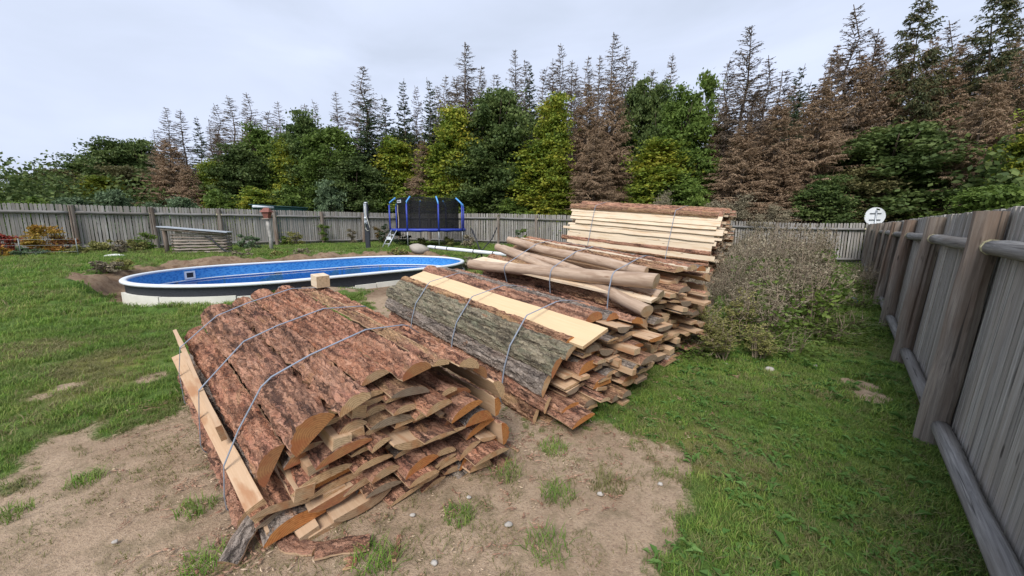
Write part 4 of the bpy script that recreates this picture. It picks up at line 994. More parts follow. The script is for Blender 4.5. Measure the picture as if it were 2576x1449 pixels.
# ------------------------------------------------------------------ solar shower
sx, sy = ground_px(927, 628); sx, sy = at_depth(927, 628, 18.6)[:2]
sh = thing('solar_shower', 'black solar garden shower column standing behind the pool', 'garden shower', (sx, sy, T(sx, sy)))
CHAR = plain('charcoal_plastic', (.03, .033, .042), .4, .4)
MB().box(-.095, .095, -.075, .075, 0, 1.3).box(-.085, .085, -.07, .07, 1.3, 2.14).obj('column', CHAR, sh)
MB().box(-.085, .045, -.09, -.0705, 1.18, 2.14).obj('front_panel', plain('shower_panel', (.45, .47, .5), .25, .5, .5), sh)
MB().lathe([(.05, 2.14), (.09, 2.17), (.08, 2.21)], 12).obj('top_cap', ALU, sh, True)
MB().lathe([(.0, -.03), (.06, -.03), (.065, .02), (.02, .04)], 12, 0, Matrix.Translation((-.02, -.12, 1.46)) @ Matrix.Rotation(1.4, 4, 'X')).obj('tap_knob', ALU, sh, True)
MB().tube([(-.03, -.12, 1.0), (-.03, -.13, 1.22), (-.03, -.16, 1.28)], [.02, .02, .045], 8).obj('hand_shower', ALU, sh, True)
MB().tube([(-.02, -.1, 2.02), (.0, -.12, 1.75), (.05, -.13, 1.5), (.12, -.13, 1.25), (.17, -.13, 1.02), (.13, -.13, .88), (.05, -.13, .86), (-.01, -.13, .93), (-.03, -.12, 1.05)], .014, 6).obj('hose', plain('shower_hose', (.62, .60, .52)), sh, True)
x, y = ground_px(1000, 637)
for (pa, pb_, lb) in (((775, 634), (890, 640), 'long thin pale lath on the pool bank'), ((905, 641), (1010, 643), 'thin pale lath lying before the shower')):
    xa, ya = at_depth(*pa, 16.2)[:2]; xb, yb = at_depth(*pb_, 15.9)[:2]
    za, zb_ = T(xa, ya) + .04, T(xb, yb) + .04; q = Vector((xb - xa, yb - ya, zb_ - za)); o = MB().box(0, q.length, -.04, .04, -.012, .012).obj('wooden_lath', plain('pale_lath', (.50, .42, .30)), loc=(xa, ya, za)); o.rotation_euler = q.to_track_quat('X', 'Z').to_euler(); tag(o, lb, 'lath')

# ------------------------------------------------------------------ white pole with black stand
PWP = plain('white_pole', (.72, .74, .76), .35, .4, var=.04)
A_ = Vector(at_depth(1076, 620, 15.6)); B_ = Vector(at_depth(1275, 640, 13.2)); A_.z = max(A_.z, T(A_.x, A_.y) + .1); 
wp = thing('white_pole', 'long white tube lying above the pool bank right of the pool', 'pole', A_)
D_ = B_ - A_
MB().tube([(0, 0, 0), D_ * .03, D_], [.04, .065, .065], 12).obj('tube', PWP, wp, True)
for k_ in (.12, .28, .62, .85): MB().tube([D_ * k_ + Vector((0, 0, 0)), D_ * k_ + D_.normalized() * .04], .072, 12).obj('clamp', BLACK, wp, True)
for (pa, pb_, Yd, lb) in (((1224, 630), (1186, 622), 14.3, 'x'),): pass
for (pts_, lb) in ((((1186, 575, 14.6), (1199, 605, 14.3), (1217, 640, 14.0)), 'black bent metal strut leaning over the white tube'), (((1250, 572, 15.4), (1238, 600, 15.0), (1222, 618, 14.6), (1190, 624, 14.5)), 'thin black bent rod standing right of the trampoline')):
    pp = [Vector(at_depth(*q)) for q in pts_]; zz = T(pp[-1].x, pp[-1].y); base = Vector((pp[-1].x, pp[-1].y, zz)); pp[-1].z = zz
    tag(MB().tube([q - base for q in pp], .03 if 'strut' in lb else .022, 8).obj('metal_strut', BLACK, None, True, loc=base), lb, 'metal strut')

# ------------------------------------------------------------------ woodshed by the left fence
LOGW = grey_wood('old_pale_log', (.27, .225, .19), (.46, .40, .34), (.32, .25, .20), axis=0, rv=.3)
FLp = Vector((*at_depth(440, 640, 14.9)[:2], 0)); FRp = Vector((*at_depth(583, 638, 15.6)[:2], 0))
dS = (FRp - FLp); wS = dS.length * .93; angS = math.atan2(dS.y, dS.x)
gz = min(T(FLp.x, FLp.y), T(FRp.x, FRp.y)) - .02
sh = thing('woodshed', 'low log sided shelter with a sloping pale metal roof by the left fence', 'shed', (FLp.x, FLp.y, gz), angS)
dep = 1.3
hl, hr = 1.02, .78
for side, (y_, x0, x1_) in enumerate(((0, 0, wS), (dep * .5, -.1, wS))):
    for k in range(8):
        z_ = .05 + k * .115; rr_ = random.Random(k + side * 20)
        if k > 6: continue
        MB().tube([(x0 + (x1_ - x0) * i / 10, y_ + rr_.uniform(-.01, .01), z_ + rr_.uniform(-.012, .012)) for i in range(11)], [rr_.uniform(.033, .043) for i in range(11)], 8).obj('log', LOGW, sh, True)
for x_ in (-.02, wS):
    for k in range(7):
        z_ = .07 + k * .11; MB().tube([(x_, -.06, z_), (x_, dep * .5, z_ + .0)], .032, 8).obj('side_log', plain('side_log_wood', (.16, .12, .10)) if k == 0 and x_ < 0 else POSTM, sh, True)
MB().tube([(-.27, .15, -.05), (-.27, .15, hl - .06)], .075, 10).obj('corner_post', POSTM, sh, True)
MB().box(.12, .3, -.05, -.02, .76, .93).obj('packing_board', LOGW, sh)
MB().box(wS - .42, wS - .02, -.05, -.02, .68, .82).obj('packing_board', LOGW, sh)
sl = (hr - hl) / (wS + .6)
Mr = Matrix.Translation((-.36, 0, hl)) @ Matrix.Rotation(-math.atan(sl), 4, 'Y')
MB().tube([Mr @ Vector((.08, -.12, -.05)), Mr @ Vector((wS + .40, -.12, -.05))], .055, 10).obj('roof_beam', POSTM, sh, True)
MB().tube([Mr @ Vector((.08, dep * .5, -.05)), Mr @ Vector((wS + .40, dep * .5, -.05))], .055, 10).obj('roof_beam', POSTM, sh, True)
MB().box(-.02, wS + .46, -.22, dep * .5, .012, .05, M=Mr).obj('roof', plain('pale_metal_sheet', (.50, .53, .58), .35, .5, .2), sh)
MB().box(.1, wS + .4, .1, dep * .5, -.03, .010, M=Mr).obj('roof_boards', LOGW, sh)
MB().tube([(wS * .62, -.1, .66), (wS * .72, -.14, .62), (wS * .84, -.2, .35), (wS * .97, -.25, .12), (wS * 1.05, -.3, .04), (wS * 1.16, -.3, .03)], .035, 8).obj('black_hose', BLACK, sh, True)

# bird feeder
x, y = at_depth(683, 627, 17.2)[:2]
bf = thing('bird_feeder', 'small red roofed bird feeder on a crooked grey post', 'bird feeder', (x, y, T(x, y)))
MB().tube([(0, 0, -.1), (.01, 0, .5), (-.03, 0, 1.0), (-.05, 0, 1.38)], [.085, .07, .075, .07], 10, wob=.15).obj('post', plain('birch_post', (.36, .34, .31), .9, .1, var=.3), bf, True)
MB().box(-.2, .1, -.15, .15, 1.36, 1.40).obj('tray', LOGW, bf)
REDT = plain('red_brown_roof', (.20, .075, .055), .7)
b = MB(); b.add([(-.26, -.2, 1.66), (.16, -.2, 1.66), (.16, .2, 1.66), (-.26, .2, 1.66), (-.16, 0, 1.86), (.06, 0, 1.86)], [(0, 1, 5, 4), (2, 3, 4, 5), (1, 2, 5), (3, 0, 4), (3, 2, 1, 0)]); b.obj('roof', REDT, bf)
MB().add([(-.14, -.1, 1.40), (.04, -.1, 1.40), (.04, .1, 1.40), (-.14, .1, 1.40), (-.2, -.14, 1.66), (.1, -.14, 1.66), (.1, .14, 1.66), (-.2, .14, 1.66)], [(0, 1, 5, 4), (1, 2, 6, 5), (2, 3, 7, 6), (3, 0, 4, 7)]).obj('house', REDT, bf)

# green roof beyond the fence
a = Vector(at_depth(634, 513, 22.0)); c_ = Vector(at_depth(905, 529, 29.5)); GRF = plain('green_roof_sheet', (.10, .19, .19), .5, .4, var=.1, sc=2)
rf = thing('green_roofed_shed', 'low green roofed shed showing over the fence behind the lawn', 'shed', (a.x, a.y, T(a.x, a.y)))
q = Vector((c_.x - a.x, c_.y - a.y, 0)); an = math.atan2(q.y, q.x); ln = q.length; zt = a.z - T(a.x, a.y); ze = c_.z - T(a.x, a.y)
Mx = Matrix.Rotation(an, 4, 'Z')
b = MB(); wv = 2.5; b.add([Mx @ Vector(p_) for p_ in ((-.1, -.0, zt), (ln, -.0, ze), (ln + wv * .35, wv, ze + .1), (wv * .55, wv, zt + .10), (-.1, 0, zt - .04), (ln, 0, ze - .04), (ln + wv * .35, wv, ze + .06), (wv * .55, wv, zt + .06))], [(0, 1, 2, 3), (7, 6, 5, 4), (0, 4, 5, 1), (1, 5, 6, 2), (2, 6, 7, 3), (3, 7, 4, 0)]); b.obj('roof', GRF, rf)
b = MB(); b.add([Mx @ Vector(p_) for p_ in ((.1, .1, 0), (ln - .2, .1, 0), (ln + .5, wv - .1, 0), (wv * .6, wv - .1, 0), (.1, .1, zt - .045), (ln - .2, .1, ze - .045), (ln + .5, wv - .1, ze + .05), (wv * .6, wv - .1, zt + .05))], [(0, 1, 5, 4), (1, 2, 6, 5), (2, 3, 7, 6), (3, 0, 4, 7)]); b.obj('wall', plain('dark_green_wall', (.03, .10, .09)), rf)
MB().tube([Mx @ Vector((.0, -.05, zt - .13)), Mx @ Vector((1.2, -.05, zt - .15))], .075, 10).obj('white_pipe', PWHT, rf, True)

# road sign seen from behind
x, y, z = at_depth(2197, 545, 17.6)
x, y = x + .3, y + .25
sg = thing('road_sign', 'round road sign seen from its grey back above the fence corner', 'road sign', (x, y, 0))
Zc = H0 + (ray(2197, 544)[2] / ray(2197, 544)[1]) * y; Ms = Matrix.Translation((0, 0, Zc)) @ Matrix.Rotation(R(90), 4, 'X')
Ms = Matrix.Translation((0, 0, Zc)) @ Matrix.Rotation(-R(14), 4, 'Z') @ Matrix.Rotation(R(90), 4, 'X')
MB().lathe([(.40, -.012), (.405, 0), (.40, .012)], 40, 0, Ms).obj('disc', plain('sign_back', (.74, .76, .78), .6, .3, 0, var=.03), sg)
rim_ = MB().tube([Ms @ Vector((.402 * math.cos(k * .1571), .402 * math.sin(k * .1571), .006)) for k in range(41)], .012, 6, cap=False).obj('rim', plain('sign_edge', (.7, .72, .74)), sg, True)
MB().tube([(0, -.055, -.2), (0, -.055, Zc + .30)], .032, 10).obj('pole', STEEL, sg, True)
for zz in (.13, -.16): MB().box(-.22, .22, -.025, .025, .012, .03, M=Ms @ Matrix.Translation((0, zz, 0))).obj('bracket', plain('dark_bracket', (.10, .11, .12)), sg)

# low wire fence at the flower bed
WIRE = plain('wire', (.20, .22, .22), .5, .4, .3)
wf = thing('wire_bed_fence', 'low wire fence with thin posts before the red and yellow shrubs', 'fence', (-16, 12.8, T(-16, 12.8)))
pp = [Vector(at_depth(px, 600, Y_)) for px, Y_ in ((-60, 12.5), (45, 13.0), (190, 13.6))]
pp = [Vector((q.x, q.y, T(q.x, q.y))) - wf.location for q in pp]
for q in pp: MB().tube([q, q + Vector((0, 0, .62))], .015, 8).obj('post', WIRE, wf, True)
for hgt in (.15, .38, .58):
    for i in range(2): MB().tube([pp[i] + Vector((0, 0, hgt)), pp[i + 1] + Vector((0, 0, hgt))], .004, 5).obj('wire', WIRE, wf)

# toy in the weeds
x, y = ground_px(2141, 764); tb = thing('plastic_toy', 'small blue and green plastic toy lying by the weeds', 'toy', (x, y, T(x, y)))
MB().lathe([(.03, 0), (.10, .02), (.12, .07), (.09, .12), (.03, .14)], 14).obj('body', plain('toy_blue', (.03, .28, .62), .35), tb, True)
MB().lathe([(.02, .0), (.06, .02), (.06, .06), (.02, .09)], 12, 0, Matrix.Translation((-.06, -.09, .04))).obj('handle', plain('toy_green', (.30, .60, .10), .35), tb, True)

# ------------------------------------------------------------------ plants
def quads(P_, size, r, flat=0.0, asp=1.6, droop=0.0):
    n = len(P_); d = r.normal(size=(n, 3)); d[:, 2] *= (1 - flat); d[:, 2] -= droop; d /= np.linalg.norm(d, axis=1)[:, None]
    e = np.cross(d, r.normal(size=(n, 3))); e /= np.linalg.norm(e, axis=1)[:, None] + 1e-9
    s_ = size * r.uniform(.6, 1.35, n)[:, None]
    V = np.stack([P_ - d * s_ * .5 * asp, P_ + e * s_ * .5, P_ + d * s_ * .5 * asp, P_ - e * s_ * .5], 1).reshape(-1, 3)
    return V, np.arange(n * 4).reshape(n, 4)
def trunk_mesh(h, r0, seed, limbs=6, spread=1.5, mat=TRUNK, lo=.25):
    b = MB(); rr = random.Random(seed); b.tube([(rr.uniform(-.05, .05) * i, rr.uniform(-.05, .05) * i, h * i / 6 - .2) for i in range(7)], [r0 * (1 - .14 * i) for i in range(7)], 8)
    for k in range(limbs):
        z = h * rr.uniform(lo, .8); a = rr.uniform(0, 6.28); l = spread * rr.uniform(.5, 1); p_ = Vector((0, 0, z))
        b.tube([p_, p_ + Vector((math.cos(a) * l * .5, math.sin(a) * l * .5, l * .35)), p_ + Vector((math.cos(a) * l, math.sin(a) * l, l * .9))], [r0 * .4, r0 * .25, r0 * .08], 5)
    return b.mesh('trunk', [mat], True)
def crown_mesh(h, rad, mat, seed, nclump=150, nl=130, leaf=.12, lo=.05, shape='round', cl=.55, open_=.0):
    r = np.random.default_rng(seed); C = []; nlobe = max(5, nclump // 9); LB_ = []
    for i in range(nlobe):
        tt = (i + r.uniform(0, 1)) / nlobe
        if shape == 'cone': pr_ = (1 - tt) ** .8 * (1 if tt > .12 else .75 + tt * 2)
        else: pr_ = max(.10, math.sin(min(1, (tt * .84 + .17)) * math.pi) ** .6)
        a = i * 2.4 + r.uniform(-.6, .6); q = rad * pr_ * r.uniform(.35, .95) * .8
        LB_.append((q * math.cos(a), q * math.sin(a), h * (lo + (1 - lo) * tt * .87), rad * r.uniform(.22, .42) * (.55 + .55 * pr_)))
    for i in range(nclump):
        L_ = LB_[i % nlobe]; v_ = r.normal(size=3); v_ /= np.linalg.norm(v_); v_[2] = v_[2] * .9 + .15; q = L_[3] * r.uniform(.3, 1.15)
        C.append((L_[0] + v_[0] * q, L_[1] + v_[1] * q, L_[2] + v_[2] * q, r.uniform(.45, 1.1)))
    C = np.array(C); n = nclump * nl
    ci = np.repeat(np.arange(nclump), nl); g3 = r.normal(size=(n, 3)) * .42
    ax = r.normal(size=(nclump, 3)); ax[:, 2] = np.abs(ax[:, 2]) * .6; g3 += ax[ci] * (r.uniform(-.6, .75, n) ** 1)[:, None] * .55
    cs = cl * C[ci, 3]
    rad_ = C[:, :2] / (np.linalg.norm(C[:, :2], axis=1)[:, None] + 1e-6); sp = r.integers(0, 4, n); sa = r.normal(size=(nclump, 4)) * .7; sl_ = r.uniform(.5, 1.5, (nclump, 4)); sz_ = r.uniform(-.5, .5, (nclump, 4))
    an_ = np.arctan2(rad_[ci, 1], rad_[ci, 0]) + sa[ci, sp]; tq = r.uniform(-.4, 1.1, n) * sl_[ci, sp]
    g3[:, 2] *= .35; g3 *= np.where(r.uniform(size=n) < .10, 2.6, 1.0)[:, None]
    P_ = C[ci, :3] + g3 * cs[:, None] * .75
    P_[:, 0] += np.cos(an_) * tq * cs; P_[:, 1] += np.sin(an_) * tq * cs; P_[:, 2] += (sz_[ci, sp] * 1.3 + .15 * tq - .12 * tq * tq) * cs
    P_[:, 2] = np.maximum(P_[:, 2], .05)
    V, F = quads(P_, leaf, r, .3)
    tint = np.clip(r.uniform(0, 1, n) * .55 + r.uniform(0, .45, nclump)[ci], 0, 1)
    return mk_mesh('crown', V, F, [mat], rnd=tint)
def conifer_meshes(h, rad, mat, seed, whorl=.38, nb=6, dens=1.0, droop=.35, tw=.035, lo=.06, top_bare=0.0, twigl=.5):
    r = np.random.default_rng(seed); b = MB()
    b.tube([(float(r.uniform(-.03, .03)) * i, 0, h * i / 8 - .2 * (i == 0)) for i in range(9)], [max(.012, .010 * h * (1 - i / 8.05)) for i in range(9)], 7)
    S = []; Dd = []; Ln = []; z = h * lo
    while z < h * .985:
        t_ = z / h; l0 = rad * (1 - t_) ** .85 + .12
        for k in range(nb):
            if r.uniform() < .12: continue
            a = r.uniform(0, 6.28); l = l0 * r.uniform(.6, 1.15); up = .28 * t_ + .02 - .1 * (1 - t_); pts = []
            for i in range(5):
                q = i / 4; pts.append(np.array([math.cos(a) * l * q, math.sin(a) * l * q, z + l * (up * q * 1.4 - droop * q * q * (1 - t_ * .8) + .12 * q ** 3)]))
            b.tube([tuple(p_) for p_ in pts], [.02 * (.4 + l / rad * .6), .016, .011, .008, .004], 3, cap=False)
            m = max(3, int(l / .07 * dens * (1 - top_bare * sstep(.55, .9, t_))))
            q = r.uniform(.12, 1, m) ** .8; base = np.array([np.interp(q, [0, .25, .5, .75, 1], [p_[j] for p_ in pts]) for j in range(3)]).T
            sd_ = r.choice([-1, 1], m); ta = a + sd_ * r.uniform(.5, 1.2, m)
            dv = np.stack([np.cos(ta), np.sin(ta), -droop * 1.6 * r.uniform(.2, 1.6, m) + (.35 if t_ > .75 else 0)], 1); dv /= np.linalg.norm(dv, axis=1)[:, None]
            lt = twigl * (.3 + .7 * (1 - q)) * min(1, l / 1.2 + .2) * r.uniform(.5, 1.3, m)
            S.append(base); Dd.append(dv); Ln.append(lt)
        z += whorl * r.uniform(.7, 1.3) * (1 - .35 * t_)
    S = np.concatenate(S); Dd = np.concatenate(Dd); Ln = np.concatenate(Ln)
    # each twig gets hanging side sprays
    S2 = [S]; D2 = [Dd]; L2_ = [Ln]
    for k in range(3):
        q = r.uniform(.2, 1, len(S))[:, None]; S2.append(S + Dd * Ln[:, None] * q); dv = Dd * .5 + r.normal(size=S.shape) * .5; dv[:, 2] -= droop * 1.5; dv /= np.linalg.norm(dv, axis=1)[:, None]; D2.append(dv); L2_.append(Ln * r.uniform(.3, .7, len(S)))
    S = np.concatenate(S2); Dd = np.concatenate(D2); Ln = np.concatenate(L2_); n = len(S)
    e = np.cross(Dd, r.normal(size=(n, 3))); e /= np.linalg.norm(e, axis=1)[:, None] + 1e-9; w_ = tw * r.uniform(.6, 1.4, n)[:, None]
    V = np.stack([S - e * w_ * .5, S + e * w_ * .5, S + Dd * Ln[:, None]], 1).reshape(-1, 3)
    return b.mesh('trunk', [TWIGB], False), mk_mesh('crown', V, np.arange(n * 3).reshape(n, 3), [mat], rnd=r.uniform(0, 1, n))
PROTO = {}
def proto(key, fn): 
    if key not in PROTO: PROTO[key] = fn()
    return PROTO[key]
KIND = {  # kind: unit height, radius, list of variants
    'D': ('broadleaf_tree', [lambda s=s: (trunk_mesh(8, .16, s, 9, 2.0), crown_mesh(9, 2.7, LD, s, 250, 170, .115, cl=.60)) for s in (1, 2, 3)], 9, 2.9),
    'G': ('broadleaf_tree', [lambda s=s: (trunk_mesh(8, .16, s, 9, 2.0), crown_mesh(9, 2.6, LG, s, 250, 165, .11, cl=.58)) for s in (4, 5)], 9, 2.8),
    'Y': ('hornbeam_tree', [lambda s=s: (trunk_mesh(7.5, .12, s, 8, 1.2), crown_mesh(9, 2.3, LY, s, 250, 155, .105, shape='cone', cl=.55)) for s in (6, 7, 8)], 9, 2.2),
    'O': ('broadleaf_tree', [lambda s=s: (trunk_mesh(8, .16, s, 9, 2.0), crown_mesh(9, 2.7, LO, s, 250, 160, .115, cl=.6)) for s in (9,)], 9, 2.9),
    'T': ('slender_tree', [lambda s=s: (trunk_mesh(8.6, .09, s, 16, 1.5, lo=.4), crown_mesh(9, 1.9, LG, s, 120, 60, .15, lo=.3, cl=.42)) for s in (14, 15)], 9, 2.1),
    'P': ('pale_shrub', [lambda s=s: (trunk_mesh(2.6, .06, s, 8, 1.0, lo=.05), crown_mesh(4, 2.0, LP, s, 110, 110, .13, cl=.42)) for s in (10, 11)], 4, 2.1),
    'H': ('shrub', [lambda s=s: (trunk_mesh(2.6, .06, s, 8, 1.0, lo=.05), crown_mesh(4, 2.0, LG, s, 110, 110, .14, cl=.42)) for s in (12, 13)], 4, 2.1),
    'B': ('dead_spruce', [lambda s=s: conifer_meshes(12, 2.6, LB, s, .26, 8, 1.7, .42, .040) for s in (21, 22, 23)], 12, 2.6),
    'S': ('dead_spruce', [lambda s=s: conifer_meshes(12, 1.9, LBG, s, .27, 7, 1.5, .24, .030, top_bare=.25, twigl=.34) for s in (24, 25, 26, 27)], 12, 1.9),
    'E': ('spruce_tree', [lambda s=s: conifer_meshes(12, 1.8, LE, s, .32, 7, 1.4, .25, .065, twigl=.4) for s in (28, 29)], 12, 1.9),
    'L': ('larch_tree', [lambda s=s: conifer_meshes(12, 2.7, LL, s, .30, 7, 1.8, .45, .05, twigl=.55) for s in (30, 31)], 12, 2.7),
    'W': ('brown_shrub', [lambda s=s: (trunk_mesh(2.4, .05, s, 12, 1.2, TWIGB, .05), crown_mesh(4, 1.8, LW, s, 120, 90, .06, cl=.45)) for s in (34, 35)], 4, 1.9),
}
def outside(x, y_):
    b = -1e9
    for (A_, B_) in ((CA, CB), (CB, FCN), (FCN, (FA.x, FA.y))):
        dx, dy = B_[0] - A_[0], B_[1] - A_[1]; l = math.hypot(dx, dy); b = max(b, (-dy * (x - A_[0]) + dx * (y_ - A_[1])) / l)
    return b
def plant(kind, px, topy, hw, Y, label, group, v=0, cat='tree', nm=None, zbase=None):
    name, vs, uh, ur = KIND[kind]; v = v % len(vs)
    tm, cm = proto((kind, v), vs[v])
    k_ = {'S': 2.1, 'E': 1.7, 'B': 1.6, 'L': 1.75, 'Y': 1.3, 'D': 1.2, 'G': 1.2, 'O': 1.2}.get(kind, 1.05)
    for _ in range(60):
        x = (px - 1288) / FPX / (ray(px, 570)[1]) * Y; rad = hw * k_ / FPX * Y
        if outside(x, y_=Y) > (.3 if kind == 'W' else rad * (.65 if kind in 'SBEL' else .8) + (.6 if not 2080 < px < 2420 else {'H': 2.2, 'D': 1.0, 'O': 1.3, 'G': 1.3}.get(kind, 4.5))): break
        Y += .3
    a, f, d_ = ray(px, topy); zt = H0 + d_ / f * Y; z0 = T(x, Y) if zbase is None else zbase
    h = max(.5, zt - z0); sxy = hw * k_ / FPX * Y / ur
    root = thing(nm or name, label, cat, (x, Y, z0), random.uniform(0, 6.28), group)
    for nme, me in (('trunk', tm), ('crown', cm)):
        o = ob(nme, me, root); o.scale = (sxy, sxy, h / uh)
    return root
FG = 'broadleaf trees at the front of the wood'; SG = 'dead spruces standing in the wood'; UG = 'shrubs along the foot of the wood'
